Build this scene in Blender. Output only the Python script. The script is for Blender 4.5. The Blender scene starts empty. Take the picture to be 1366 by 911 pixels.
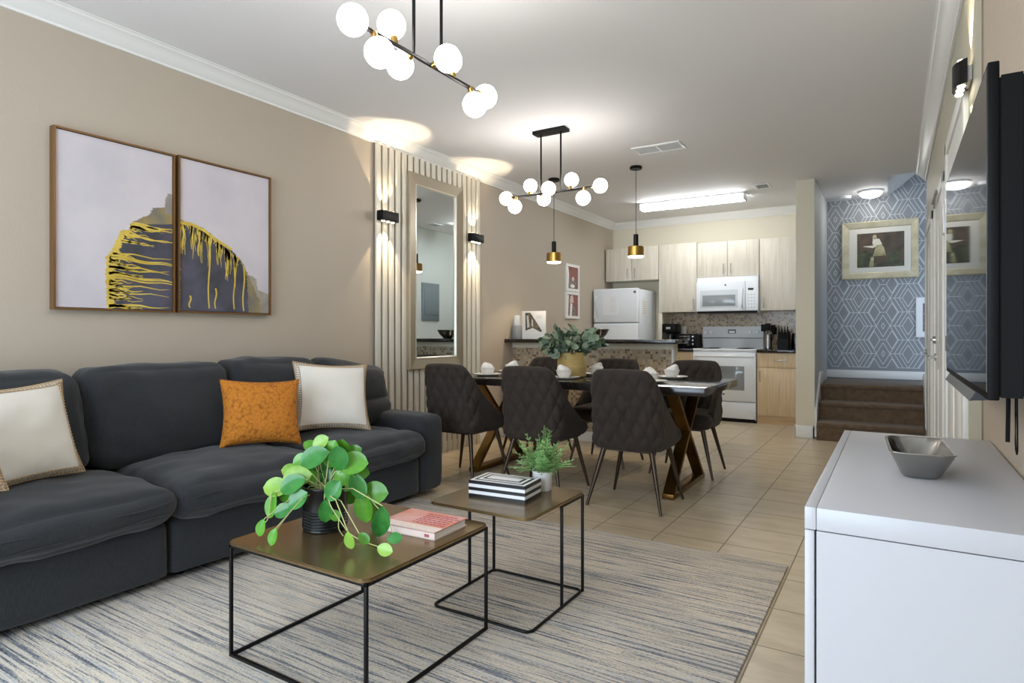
import bpy, bmesh, math, random
from mathutils import Vector, Matrix, noise
random.seed(7)
sc = bpy.context.scene
COL = sc.collection
PI = math.pi

# ---------------------------------------------------------------- camera, world, light, exposure
CAM_H, FPX, YAW, HOR = 1.105, 826.0, math.radians(31.743), 445.4
cam_d = bpy.data.cameras.new('camera')
cam_d.sensor_width = 36.0
cam_d.lens = FPX / 1366 * 36
cam_d.shift_y = -(455.5 - HOR) / 1366
cam_d.clip_start = 0.02
cam = bpy.data.objects.new('camera', cam_d)
cam.location = (0, 0, CAM_H)
cam.rotation_euler = (PI / 2, 0, YAW)
COL.objects.link(cam)
sc.camera = cam

sc.view_settings.view_transform = 'Standard'
sc.view_settings.look = 'None'
sc.view_settings.exposure = 1.25
sc.view_settings.gamma = 1.0
sc.view_settings.use_curve_mapping = False

w = bpy.data.worlds.new('sky')
sc.world = w
w.use_nodes = True
bg = w.node_tree.nodes['Background']
bg.inputs[0].default_value = (0.62, 0.78, 1.0, 1)
bg.inputs[1].default_value = 1.0

def area_light(name, loc, rot, sx, sy, power, color, spread=PI):
    d = bpy.data.lights.new(name, 'AREA')
    d.shape = 'RECTANGLE'; d.size = sx; d.size_y = sy
    d.energy = power; d.color = color; d.spread = spread
    o = bpy.data.objects.new(name, d)
    o.location = loc; o.rotation_euler = rot
    COL.objects.link(o)
    return o

# daylight through the sliding glass door behind the camera (towards +Y)
area_light('daylight', (-1.75, -1.68, 1.25), (PI / 2, 0, 0), 2.9, 2.2, 56, (0.74, 0.87, 1.0))

def point_light(name, loc, power, color, radius=0.03, parent=None):
    d = bpy.data.lights.new(name, 'POINT')
    d.energy = power; d.color = color; d.shadow_soft_size = radius
    o = bpy.data.objects.new(name, d)
    o.location = loc
    COL.objects.link(o)
    return o

def spot_light(name, loc, direction, power, color, angle, blend=0.15, radius=0.012):
    d = bpy.data.lights.new(name, 'SPOT')
    d.energy = power; d.color = color; d.spot_size = math.radians(angle)
    d.spot_blend = blend; d.shadow_soft_size = radius
    o = bpy.data.objects.new(name, d)
    o.location = loc
    o.rotation_euler = Vector(direction).to_track_quat('-Z', 'Y').to_euler()
    COL.objects.link(o)
    return o

WARM = (1.0, 0.80, 0.55)
SOFT = (1.0, 0.92, 0.82)
COOL = (0.90, 0.97, 1.0)

# ---------------------------------------------------------------- helpers
def lin(h):
    h = h.lstrip('#')
    out = []
    for i in (0, 2, 4):
        c = int(h[i:i + 2], 16) / 255
        out.append(c / 12.92 if c <= 0.04045 else ((c + 0.055) / 1.055) ** 2.4)
    return (*out, 1.0)

MATS = {}
class NT:
    """small node-tree helper"""
    def __init__(s, m):
        m.use_nodes = True
        s.t = m.node_tree; s.n = s.t.nodes; s.l = s.t.links
        s.b = s.n['Principled BSDF']
    def node(s, typ, **kw):
        nd = s.n.new(typ)
        for k, v in kw.items():
            setattr(nd, k, v)
        return nd
    def set(s, sock, v):
        if isinstance(v, bpy.types.NodeSocket):
            s.l.new(v, sock)
        else:
            sock.default_value = v
    def math(s, op, a, b=0.0, c=0.0):
        nd = s.node('ShaderNodeMath', operation=op)
        s.set(nd.inputs[0], a); s.set(nd.inputs[1], b)
        if op in ('MULTIPLY_ADD', 'COMPARE', 'SMOOTH_MIN'): s.set(nd.inputs[2], c)
        return nd.outputs[0]
    def mix(s, f, a, b):
        nd = s.node('ShaderNodeMix', data_type='RGBA')
        s.set(nd.inputs[0], f); s.set(nd.inputs[6], a); s.set(nd.inputs[7], b)
        return nd.outputs[2]
    def ramp(s, f, stops, interp='LINEAR'):
        nd = s.node('ShaderNodeValToRGB')
        cr = nd.color_ramp; cr.interpolation = interp
        while len(cr.elements) < len(stops): cr.elements.new(0.5)
        for e, (p, c) in zip(cr.elements, stops):
            e.position = p; e.color = c if len(c) == 4 else (*c, 1)
        s.set(nd.inputs[0], f)
        return nd.outputs[0]
    def coord(s, scale=(1, 1, 1), loc=(0, 0, 0)):
        tc = s.node('ShaderNodeTexCoord'); mp = s.node('ShaderNodeMapping')
        s.l.new(tc.outputs['Object'], mp.inputs[0])
        mp.inputs['Scale'].default_value = scale; mp.inputs['Location'].default_value = loc
        return mp.outputs[0]
    def noise(s, vec, scale=5, detail=3, rough=0.5):
        nd = s.node('ShaderNodeTexNoise')
        s.l.new(vec, nd.inputs['Vector'])
        nd.inputs['Scale'].default_value = scale; nd.inputs['Detail'].default_value = detail
        nd.inputs['Roughness'].default_value = rough
        return nd.outputs[0]
    def bump(s, h, strength=0.2, dist=0.01):
        nd = s.node('ShaderNodeBump')
        nd.inputs['Strength'].default_value = strength; nd.inputs['Distance'].default_value = dist
        s.set(nd.inputs['Height'], h)
        s.l.new(nd.outputs[0], s.b.inputs['Normal'])

def mat(name, col, rough=0.5, metal=0.0, bump=None, vary=None, emit=None, spec=None, coat=0.0, sheen=0.0, trans=0.0, ior=None, vscale=(1, 1, 1)):
    """col: hex; bump=(scale,strength,dist); vary=(hex2,scale): noise blend to a second colour"""
    m = bpy.data.materials.new(name); t = NT(m); b = t.b
    b.inputs['Base Color'].default_value = lin(col)
    b.inputs['Roughness'].default_value = rough
    b.inputs['Metallic'].default_value = metal
    if spec is not None: b.inputs['Specular IOR Level'].default_value = spec
    if ior: b.inputs['IOR'].default_value = ior
    if coat: b.inputs['Coat Weight'].default_value = coat; b.inputs['Coat Roughness'].default_value = 0.05
    if sheen: b.inputs['Sheen Weight'].default_value = sheen
    if trans: b.inputs['Transmission Weight'].default_value = trans
    if vary or bump:
        v = t.coord(vscale)
    if vary:
        f = t.ramp(t.noise(v, vary[1], 4), [(0.35, (0, 0, 0, 1)), (0.65, (1, 1, 1, 1))])
        t.l.new(t.mix(f, lin(col), lin(vary[0])), b.inputs['Base Color'])
    if bump:
        t.bump(t.noise(v, bump[0], 2), bump[1], bump[2])
    if emit:
        b.inputs['Emission Color'].default_value = (*emit[0], 1)
        b.inputs['Emission Strength'].default_value = emit[1]
    MATS[name] = m
    return m

def tag(o, label=None, cat=None, group=None, kind=None):
    if label: o['label'] = label
    if cat: o['category'] = cat
    if group: o['group'] = group
    if kind: o['kind'] = kind
    return o

def thing(name, label, cat, loc=(0, 0, 0), rotz=0.0, group=None):
    o = bpy.data.objects.new(name, None)
    o.empty_display_size = 0.05
    o.location = loc; o.rotation_euler = (0, 0, rotz)
    COL.objects.link(o)
    return tag(o, label, cat, group)

def world_off(p):
    v = Vector((0, 0, 0))
    while p is not None:
        v += p.location; p = p.parent
    return v

def dup(root, loc, rotz=0.0, label=None, group=None):
    r = root.copy(); COL.objects.link(r)
    r.location = loc; r.rotation_euler = (0, 0, rotz)
    if label: r['label'] = label
    if group: r['group'] = group
    for ch in list(root.children):
        c = ch.copy(); COL.objects.link(c); c.parent = r
        for g in list(ch.children):
            d = g.copy(); COL.objects.link(d); d.parent = c
    return r

class MB:
    def __init__(s, local=False):
        s.bm = bmesh.new(); s.mi = 0; s.local = local; s.M = Matrix.Identity(4)
    def m(s, i): s.mi = i; return s
    def at(s, M): s.M = M; return s
    def face(s, pts):
        vs = [s.bm.verts.new(s.M @ Vector(p)) for p in pts]
        f = s.bm.faces.new(vs); f.material_index = s.mi
        return s
    def _merge(s, b2):
        for f in b2.faces: f.material_index = s.mi
        me = bpy.data.meshes.new('tmp'); b2.to_mesh(me); b2.free()
        me.transform(s.M)
        s.bm.from_mesh(me); bpy.data.meshes.remove(me)
        return s
    def box(s, x0, x1, y0, y1, z0, z1, b=0.0, seg=2):
        b2 = bmesh.new()
        bmesh.ops.create_cube(b2, size=1)
        for v in b2.verts:
            v.co = Vector(((x0 + x1) / 2 + v.co.x * (x1 - x0), (y0 + y1) / 2 + v.co.y * (y1 - y0), (z0 + z1) / 2 + v.co.z * (z1 - z0)))
        if b > 0:
            bmesh.ops.bevel(b2, geom=list(b2.edges), offset=b, segments=seg, profile=0.5, affect='EDGES')
        return s._merge(b2)
    def grid(s, fn, nu, nv, cu=False, cv=False):
        V = [[s.bm.verts.new(s.M @ Vector(fn(i / (nu if cu else nu - 1), j / (nv if cv else nv - 1)))) for j in range(nv)] for i in range(nu)]
        for i in range(nu if cu else nu - 1):
            for j in range(nv if cv else nv - 1):
                a, b_, c, d = V[i][j], V[(i + 1) % nu][j], V[(i + 1) % nu][(j + 1) % nv], V[i][(j + 1) % nv]
                try:
                    f = s.bm.faces.new((a, b_, c, d)); f.material_index = s.mi
                except ValueError:
                    pass
        return V
    def cyl(s, p0, p1, r0, r1=None, n=16, cap=True):
        r1 = r0 if r1 is None else r1
        p0, p1 = Vector(p0), Vector(p1)
        q = (p1 - p0).to_track_quat('Z', 'Y')
        R = []
        for p, r in ((p0, r0), (p1, r1)):
            R.append([s.bm.verts.new(s.M @ (p + q @ Vector((r * math.cos(2 * PI * k / n), r * math.sin(2 * PI * k / n), 0)))) for k in range(n)])
        for k in range(n):
            f = s.bm.faces.new((R[0][k], R[0][(k + 1) % n], R[1][(k + 1) % n], R[1][k])); f.material_index = s.mi
        if cap:
            f = s.bm.faces.new(R[0][::-1]); f.material_index = s.mi
            f = s.bm.faces.new(R[1]); f.material_index = s.mi
        return s
    def tube(s, pts, r, n=8, closed=False, r1=None):
        pts = [Vector(p) for p in pts]
        N = len(pts); R = []
        for i, p in enumerate(pts):
            if closed: d = pts[(i + 1) % N] - pts[i - 1]
            else: d = pts[min(i + 1, N - 1)] - pts[max(i - 1, 0)]
            q = d.normalized().to_track_quat('Z', 'Y')
            rr = r if r1 is None else r + (r1 - r) * i / max(1, N - 1)
            R.append([s.bm.verts.new(s.M @ (p + q @ Vector((rr * math.cos(2 * PI * k / n), rr * math.sin(2 * PI * k / n), 0)))) for k in range(n)])
        for i in range(N if closed else N - 1):
            A, B = R[i], R[(i + 1) % N]
            best = 0
            dmin = 1e9
            for o in range(n):
                dd = (A[0].co - B[o].co).length
                if dd < dmin: dmin, best = dd, o
            for k in range(n):
                f = s.bm.faces.new((A[k], A[(k + 1) % n], B[(k + 1 + best) % n], B[(k + best) % n])); f.material_index = s.mi
        if not closed:
            f = s.bm.faces.new(R[0][::-1]); f.material_index = s.mi
            f = s.bm.faces.new(R[-1]); f.material_index = s.mi
        return s
    def lathe(s, prof, c=(0, 0, 0), n=32, ripple=None):
        c = Vector(c); R = []
        for r, z in prof:
            if r < 1e-6:
                R.append([s.bm.verts.new(s.M @ (c + Vector((0, 0, z))))])
            else:
                R.append([s.bm.verts.new(s.M @ (c + Vector((r * math.cos(2 * PI * k / n), r * math.sin(2 * PI * k / n), z)))) for k in range(n)])
        for A, B in zip(R, R[1:]):
            for k in range(n):
                k1 = (k + 1) % n
                if len(A) == 1 and len(B) == 1: continue
                if len(A) == 1: vs = (A[0], B[k1], B[k])
                elif len(B) == 1: vs = (A[k], A[k1], B[0])
                else: vs = (A[k], A[k1], B[k1], B[k])
                f = s.bm.faces.new(vs); f.material_index = s.mi
        return s
    def sphere(s, c, r, n=24, m=14):
        return s.lathe([(r * math.sin(PI * k / m) if 0 < k < m else 0, -r * math.cos(PI * k / m)) for k in range(m + 1)], c, n)
    def prism(s, pts, z0, z1, axis='z', b=0.0):
        """polygon pts (a,b) extruded along axis between z0 and z1"""
        def P(a, b_, h):
            return {'z': (a, b_, h), 'y': (a, h, b_), 'x': (h, a, b_)}[axis]
        b2 = bmesh.new()
        lo = [b2.verts.new(P(a, c, z0)) for a, c in pts]; hi = [b2.verts.new(P(a, c, z1)) for a, c in pts]
        n = len(pts)
        b2.faces.new(lo[::-1]); b2.faces.new(hi)
        for k in range(n): b2.faces.new((lo[k], lo[(k + 1) % n], hi[(k + 1) % n], hi[k]))
        bmesh.ops.recalc_face_normals(b2, faces=list(b2.faces))
        if b > 0:
            bmesh.ops.bevel(b2, geom=[e for e in b2.edges if not (e.verts[0] in lo and e.verts[1] in hi or e.verts[1] in lo and e.verts[0] in hi)], offset=b, segments=2, affect='EDGES')
        return s._merge(b2)
    def build(s, name, mats, parent=None, smooth=40):
        me = bpy.data.meshes.new(name)
        if not s.local and parent is not None:
            off = world_off(parent)
            for v in s.bm.verts: v.co -= off
        bmesh.ops.recalc_face_normals(s.bm, faces=list(s.bm.faces))
        s.bm.to_mesh(me); s.bm.free()
        for mm in (mats if isinstance(mats, (list, tuple)) else [mats]):
            me.materials.append(MATS[mm] if isinstance(mm, str) else mm)
        if smooth:
            for p in me.polygons: p.use_smooth = True
            me.set_sharp_from_angle(angle=math.radians(smooth))
        o = bpy.data.objects.new(name, me)
        COL.objects.link(o)
        if parent is not None: o.parent = parent
        return o

def rrect(x0, x1, y0, y1, r, n=5):
    out = []
    for cx, cy, a0 in ((x1 - r, y1 - r, 0), (x0 + r, y1 - r, 90), (x0 + r, y0 + r, 180), (x1 - r, y0 + r, 270)):
        for k in range(n + 1):
            a = math.radians(a0 + 90 * k / n)
            out.append((cx + r * math.cos(a), cy + r * math.sin(a)))
    return out

def struct(o):
    o['kind'] = 'structure'
    return o

def tube_frame(mb, x0, x1, z0, z1, wd, y0, y1, axis='y'):
    pass

# ---------------------------------------------------------------- materials
mat('ceiling_paint', '#e9e7e6', 0.75, bump=(60, 0.05, 0.002))
mat('white_trim', '#e9e8e4', 0.35)
mat('door_paint', '#e6e4dd', 0.4)
mat('greige_wall', '#b9ad9c', 0.55, bump=(120, 0.25, 0.003))
mat('cream_wall', '#dcd4bf', 0.6, bump=(120, 0.15, 0.002))
mat('hall_wall', '#bfbba8', 0.55, bump=(120, 0.15, 0.002))
mat('kitchen_side_wall', '#d8dbd6', 0.6)
mat('tv_wall', '#bfae99', 0.42, bump=(45, 0.5, 0.004))
mat('stair_blue', '#8a8d91', 0.5)
mat('silver_line', '#c9cdcf', 0.4, 0.1)
mat('stair_side', '#c3c6c7', 0.6)
mat('bar_grey', '#26282a', 0.35)
mat('slat_white', '#dcd7c9', 0.45)
mat('slat_gap', '#86796a', 0.7)
mat('black_metal', '#141313', 0.45, 0.6)
mat('black_plastic', '#070708', 0.5, spec=0.18)
mat('black_gloss', '#08090a', 0.12)
mat('screen_glass', '#05060a', 0.03, spec=1.0, ior=2.1)
mat('white_gloss', '#eceef0', 0.22)
mat('appliance_white', '#e4e8ec', 0.28)
mat('appliance_grey', '#c9ced2', 0.3)
mat('glass_grey', '#8d9296', 0.08)
mat('chrome', '#c9c9c9', 0.18, 1.0)
mat('steel', '#9f9d98', 0.27, 1.0, bump=(30, 0.12, 0.004))
mat('brass', '#b08b4c', 0.28, 1.0)
mat('gold_leg', '#8a6a2c', 0.33, 0.9, vary=('#6a4a22', 3))
mat('granite', '#14120f', 0.12, vary=('#2a241e', 90))
mat('globe_glow', '#ffffff', 0.3, emit=((1.0, 0.96, 0.91), 8))
mat('tube_glow', '#ffffff', 0.3, emit=((0.95, 0.98, 1.0), 12))
mat('flush_glow', '#ffffff', 0.3, emit=((1.0, 0.98, 0.94), 9))
mat('warm_glow', '#ffffff', 0.3, emit=((1.0, 0.85, 0.62), 9))
mat('led_glow', '#ffffff', 0.3, emit=((1.0, 0.86, 0.6), 5))
mat('mirror_glass', '#e6f0f2', 0.01, 1.0)
mat('champagne', '#a89c88', 0.35, 0.55)
mat('champagne_light', '#d8d2c4', 0.3, 0.5)
mat('white_fabric', '#e3ded4', 0.9, bump=(260, 0.25, 0.002), sheen=0.2)
mat('beige_trim', '#b59b78', 0.9, bump=(300, 0.4, 0.002))
mat('dark_leg', '#4a3f35', 0.32, 0.75)
mat('chair_fabric', '#32271f', 0.85, vary=('#2a2019', 14), sheen=0.06, bump=(300, 0.2, 0.001))
mat('table_dark', '#221e1b', 0.13, vary=('#2c2723', 9), vscale=(1, 8, 1))
mat('bronze_top', '#86714f', 0.25, 0.7, vary=('#786344', 4))
mat('leaf_mid', '#4a8a22', 0.28, vary=('#5f9e30', 25))
mat('leaf_dark', '#2b722e', 0.25, vary=('#3c8739', 25))
mat('leaf_light', '#78a638', 0.33, vary=('#8fb84a', 25))
mat('stem_pale', '#b8bd7e', 0.6)
mat('fern_green', '#6a9852', 0.6, vary=('#98bd7c', 30))
mat('eucalyptus', '#67785f', 0.65, vary=('#8a997f', 18))
mat('eucalyptus_dark', '#3d4d38', 0.65, vary=('#52634c', 18))
mat('pot_black', '#101416', 0.28)
mat('pot_white', '#e2e2e0', 0.4)
mat('soil', '#2a1f17', 0.95, bump=(60, 0.8, 0.01))
mat('vase_gold', '#c0a566', 0.4, 0.2, vary=('#d0b87e', 6))
mat('inlay_black', '#14161a', 0.3)
mat('inlay_white', '#e8e9ec', 0.35)
mat('paper_white', '#efece6', 0.8)
mat('porcelain', '#eeebe6', 0.25)
mat('napkin', '#f1eee9', 0.9, bump=(200, 0.2, 0.002))
mat('console_white', '#c2c2c6', 0.35)
mat('carpet_brown', '#76604a', 0.98, vary=('#634f3a', 18), bump=(400, 0.7, 0.006), sheen=0.3)
mat('panel_grey', '#7e878c', 0.5)
mat('grey_plastic', '#8d8f90', 0.5)
mat('canvas_white', '#d3ccd0', 0.8, vary=('#c6c0c6', 3))
mat('frame_bronze', '#7d5c38', 0.4, 0.5)
mat('art_slate', '#3c3d42', 0.7, vary=('#565463', 6))
mat('art_gold', '#c9a83a', 0.55, vary=('#e0c65a', 9))
mat('art_ochre', '#a08c52', 0.7, vary=('#7b7466', 8))
mat('art_smoke', '#8f8880', 0.8, vary=('#b3aa96', 8))
mat('print_red', '#98665f', 0.8, vary=('#875a55', 6))
mat('print_ink', '#5a4a46', 0.8, vary=('#a99a90', 60))
mat('print_pale', '#d9c3b8', 0.8)
mat('card_brown', '#8a7a62', 0.8, vary=('#3f362c', 60))
mat('frame_cream', '#cfc7ac', 0.38, 0.25, vary=('#bdb395', 12))
mat('mat_board', '#d7d2c6', 0.85)
mat('paint_dark', '#3a342a', 0.6, vary=('#5d4c3c', 9))
mat('paint_green', '#565a3c', 0.6, vary=('#35382a', 14))
mat('paint_dress', '#b9b08a', 0.6, vary=('#8a845f', 20))
mat('paint_white', '#d9d2bd', 0.6)
mat('book_pink', '#dcaaa4', 0.5, vary=('#d98a72', 14))
mat('book_cream', '#ecd9cf', 0.5)
mat('book_ink', '#b4606c', 0.6)
mat('logo_grey', '#55585d', 0.4)
mat('shadow_gap', '#1a1918', 0.8)

def knit_material():
    m = bpy.data.materials.new('orange_knit'); t = NT(m)
    t.b.inputs['Roughness'].default_value = 0.9
    v = t.coord()
    vo = t.node('ShaderNodeTexVoronoi'); t.l.new(v, vo.inputs['Vector']); vo.inputs['Scale'].default_value = 62
    c = t.ramp(vo.outputs['Distance'], [(0.0, lin('#c77f24')), (0.6, lin('#b8701d')), (1.0, lin('#854d10'))])
    t.l.new(c, t.b.inputs['Base Color'])
    t.bump(t.math('SUBTRACT', 1.0, vo.outputs['Distance']), 0.6, 0.006)
    MATS['orange_knit'] = m
knit_material()

def linen_material(name, a, b_):
    m = bpy.data.materials.new(name); t = NT(m)
    t.b.inputs['Roughness'].default_value = 0.92
    t.b.inputs['Sheen Weight'].default_value = 0.15
    v1 = t.noise(t.coord((40, 400, 400)), 1, 2); v2 = t.noise(t.coord((400, 400, 40)), 1, 2)
    f = t.math('MULTIPLY', t.math('ADD', v1, v2), 0.5)
    t.l.new(t.ramp(f, [(0.38, lin(a)), (0.62, lin(b_))]), t.b.inputs['Base Color'])
    t.bump(f, 0.25, 0.002)
    MATS[name] = m
linen_material('sofa_linen', '#1b1d20', '#292c30')

def tile_material():
    m = bpy.data.materials.new('floor_tile'); t = NT(m)
    v = t.coord((1 / 0.345, 1 / 0.345, 1), (0.42 / 0.345, -2.33 / 0.345, 0))
    sx = t.node('ShaderNodeSeparateXYZ'); t.l.new(v, sx.inputs[0])
    fx = t.math('PINGPONG', sx.outputs[0], 0.5); fy = t.math('PINGPONG', sx.outputs[1], 0.5)
    g = t.math('LESS_THAN', t.math('MINIMUM', fx, fy), 0.0085)
    cx = t.math('FLOOR', sx.outputs[0]); cy = t.math('FLOOR', sx.outputs[1])
    cb = t.node('ShaderNodeCombineXYZ'); t.l.new(cx, cb.inputs[0]); t.l.new(cy, cb.inputs[1])
    wn = t.node('ShaderNodeTexWhiteNoise'); t.l.new(cb.outputs[0], wn.inputs[0])
    n1 = t.noise(t.coord((2, 6, 1)), 2.2, 5, 0.6)
    base = t.ramp(n1, [(0.3, lin('#b4a489')), (0.5, lin('#c3b398')), (0.7, lin('#cdbfa6'))])
    dark = t.mix(t.math('MULTIPLY', wn.outputs[0], 0.22), base, lin('#a89b86'))
    t.l.new(t.mix(g, dark, lin('#857761')), t.b.inputs['Base Color'])
    t.l.new(t.math('MULTIPLY_ADD', g, 0.5, 0.28), t.b.inputs['Roughness'])
    t.bump(t.math('SUBTRACT', 1.0, g), 0.35, 0.003)
    MATS['floor_tile'] = m
tile_material()

def mosaic_material():
    m = bpy.data.materials.new('mosaic_tile'); t = NT(m)
    S = 1 / 0.026
    v = t.coord((S, S, S))
    sx = t.node('ShaderNodeSeparateXYZ'); t.l.new(v, sx.inputs[0])
    fx = t.math('PINGPONG', sx.outputs[0], 0.5); fz = t.math('PINGPONG', sx.outputs[2], 0.5)
    g = t.math('LESS_THAN', t.math('MINIMUM', fx, fz), 0.045)
    cb = t.node('ShaderNodeCombineXYZ')
    t.l.new(t.math('FLOOR', sx.outputs[0]), cb.inputs[0]); t.l.new(t.math('FLOOR', sx.outputs[2]), cb.inputs[2])
    wn = t.node('ShaderNodeTexWhiteNoise'); t.l.new(cb.outputs[0], wn.inputs[0])
    c = t.ramp(wn.outputs[0], [(0.0, lin('#86705a')), (0.12, lin('#9c8468')), (0.2, lin('#b3a186')), (0.45, lin('#bfae93')), (0.62, lin('#a8998a')), (0.8, lin('#b5a384')), (0.93, lin('#75624f'))], 'CONSTANT')
    t.l.new(t.mix(g, c, lin('#b6a88f')), t.b.inputs['Base Color'])
    t.b.inputs['Roughness'].default_value = 0.25
    t.bump(t.math('SUBTRACT', 1.0, g), 0.3, 0.002)
    MATS['mosaic_tile'] = m
mosaic_material()

def wood_material(name, a, b_, c, sc_=(14, 14, 0.9), rough=0.45):
    m = bpy.data.materials.new(name); t = NT(m)
    n = t.noise(t.coord(sc_), 2.5, 5, 0.65)
    t.l.new(t.ramp(n, [(0.3, lin(a)), (0.5, lin(b_)), (0.7, lin(c))]), t.b.inputs['Base Color'])
    t.b.inputs['Roughness'].default_value = rough
    MATS[name] = m
wood_material('cabinet_wood', '#c4baa9', '#cec6b6', '#d7d0c2')
wood_material('cabinet_wood_warm', '#c8ad87', '#d3ba95', '#dcc6a4')
wood_material('toe_kick', '#b3946a', '#bfa077', '#c9ad86', (0.9, 14, 14))

def rug_material():
    m = bpy.data.materials.new('rug_weave'); t = NT(m)
    t.b.inputs['Roughness'].default_value = 0.95
    n1 = t.noise(t.coord((1.3, 62, 1)), 1.0, 3, 0.65)
    n2 = t.noise(t.coord((5, 130, 1)), 1.0, 2, 0.6)
    n3 = t.noise(t.coord((90, 160, 1)), 1.0, 1, 0.5)
    n4 = t.noise(t.coord((0.7, 2.2, 1)), 1.0, 2, 0.5)
    f = t.math('MULTIPLY_ADD', n1, 0.55, t.math('MULTIPLY_ADD', n2, 0.30, t.math('MULTIPLY', n3, 0.15)))
    c = t.ramp(f, [(0.38, lin('#4a4d56')), (0.445, lin('#80858f')), (0.495, lin('#cabfae')), (0.54, lin('#ddd2c0')), (0.595, lin('#aab0b8')), (0.67, lin('#747c89'))])
    c2 = t.mix(t.math('MULTIPLY', t.ramp(n4, [(0.45, (0, 0, 0, 1)), (0.65, (1, 1, 1, 1))]), 0.35), c, lin('#b9b2a6'))
    t.l.new(c2, t.b.inputs['Base Color'])
    t.bump(n3, 0.5, 0.004)
    MATS['rug_weave'] = m
rug_material()

# ---------------------------------------------------------------- room shell
XL, XR, YB, YF, ZC = -3.60, 0.27, 8.70, -1.55, 2.745
ZCR = 2.655            # lower edge of the crown moulding
def slab(name, m, *a, b=0.0):
    return struct(MB().box(*a, b=b).build(name, m, smooth=0))

slab('floor', 'floor_tile', XL - 0.1, 1.5, YF - 0.1, YB + 0.1, -0.1, 0.0)
slab('wall_left', 'greige_wall', XL - 0.12, XL, YF - 0.1, YB + 0.12, 0, 2.85)
slab('wall_back', 'cream_wall', XL - 0.1, -0.90, YB, YB + 0.12, 0, 2.85)
# ceiling: leaves an opening over the stair flight that climbs away to the side
cm = MB()
cm.box(XL - 0.1, XR + 0.1, YF - 0.1, 7.5, ZC, ZC + 0.12)
cm.box(XL - 0.1, -0.07, 7.5, YB + 0.1, ZC, ZC + 0.12)
struct(cm.build('ceiling', 'ceiling_paint', smooth=0))
sm = MB()
sm.prism([(-0.07, 2.745), (1.5, 4.05), (1.5, 4.15), (-0.07, 2.865)], 7.5, 8.72, 'y')
struct(sm.build('ceiling_sloped', 'ceiling_paint', smooth=0))
# wall behind the camera with a wide sliding-door opening
rm = MB()
rm.box(XL - 0.1, -3.2, YF - 0.12, YF, 0, 2.85)
rm.box(-0.3, XR + 0.1, YF - 0.12, YF, 0, 2.85)
rm.box(-3.2, -0.3, YF - 0.12, YF, 2.35, 2.85)
struct(rm.build('wall_front', 'greige_wall', smooth=0))
fm = MB()
for x0, x1 in ((-3.2, -3.13), (-1.79, -1.71), (-0.37, -0.3)):
    fm.box(x0, x1, YF - 0.09, YF - 0.03, 0.0, 2.35)
fm.box(-3.13, -0.37, YF - 0.09, YF - 0.03, 2.28, 2.35)
struct(fm.build('window_1', 'white_trim', smooth=0))
# right wall: accent part beside the TV, painted part towards the stairs
slab('wall_right', 'tv_wall', XR, XR + 0.12, YF - 0.1, 2.80, 0, 2.85)
slab('wall_right_hall', 'hall_wall', XR + 0.002, XR + 0.12, 2.80, 7.62, 0, 2.85)
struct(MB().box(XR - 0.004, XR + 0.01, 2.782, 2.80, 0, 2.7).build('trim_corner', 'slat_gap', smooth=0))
# partition between kitchen and stairs
slab('wall_partition', 'cream_wall', -0.90, -0.725, 7.24, YB, 0, ZC)
struct(MB().box(-0.905, -0.899, 7.245, YB, 0.0, 2.74).build('wall_partition_kitchen_face', 'kitchen_side_wall', smooth=0))
struct(MB().box(-0.726, -0.72, 7.245, 8.62, 0.0, 2.74).build('wall_partition_stair_face', 'stair_side', smooth=0))
slab('wall_stair_end', 'stair_blue', 1.42, 1.5, 7.5, 8.8, 0, 4.2)
slab('wall_stair_header', 'cream_wall', XR, 1.5, 7.62, 7.70, 2.745, 4.2)

# wallpapered stair wall with its silver geometric lines
YW = 8.62
wm = MB()
wm.box(-0.90, 1.5, YW, YW + 0.1, 0, 4.2)
def clip_seg(a, b, x0, x1, z0, z1):
    t0, t1 = 0.0, 1.0
    dx, dz = b[0] - a[0], b[1] - a[1]
    for p, q in ((-dx, a[0] - x0), (dx, x1 - a[0]), (-dz, a[1] - z0), (dz, z1 - a[1])):
        if abs(p) < 1e-9:
            if q < 0: return None
        else:
            r = q / p
            if p < 0: t0 = max(t0, r)
            else: t1 = min(t1, r)
    if t0 >= t1: return None
    return (a[0] + dx * t0, a[1] + dz * t0), (a[0] + dx * t1, a[1] + dz * t1)
PX, PZ, X0, Z0 = 0.505, 0.33, -0.122, 1.20
def diamond(cx, cz, hw, hh):
    P = [(cx - hw, cz), (cx, cz + hh), (cx + hw, cz), (cx, cz - hh)]
    return [(P[k], P[(k + 1) % 4]) for k in range(4)]
segs = []
for i in range(-2, 5):
    for j in range(-3, 9):
        cx, cz = X0 + i * PX, Z0 + j * PZ
        segs += diamond(cx, cz, 0.018, 0.036) + diamond(cx, cz, 0.07, 0.13)
        segs += diamond(cx + PX / 2, cz, 0.058, 0.107)
        for sg in (-1, 1):
            segs += diamond(cx + sg * 0.09, cz + 0.165, 0.058, 0.107)
            for a in (0.068, 0.114, 0.160):          # nested zigzags between the diamonds
                for up in (-1, 1):
                    segs.append(((cx + sg * a, cz), (cx + sg * (a + 0.09), cz + up * 0.165)))
            segs.append(((cx + sg * 0.07, cz), (cx + sg * 0.195, cz)))
            segs.append(((cx + sg * 0.148, cz + 0.165), (cx + sg * PX / 2, cz + 0.165)))
        segs.append(((cx - 0.032, cz + 0.165), (cx + 0.032, cz + 0.165)))
wm.m(1)
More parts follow.
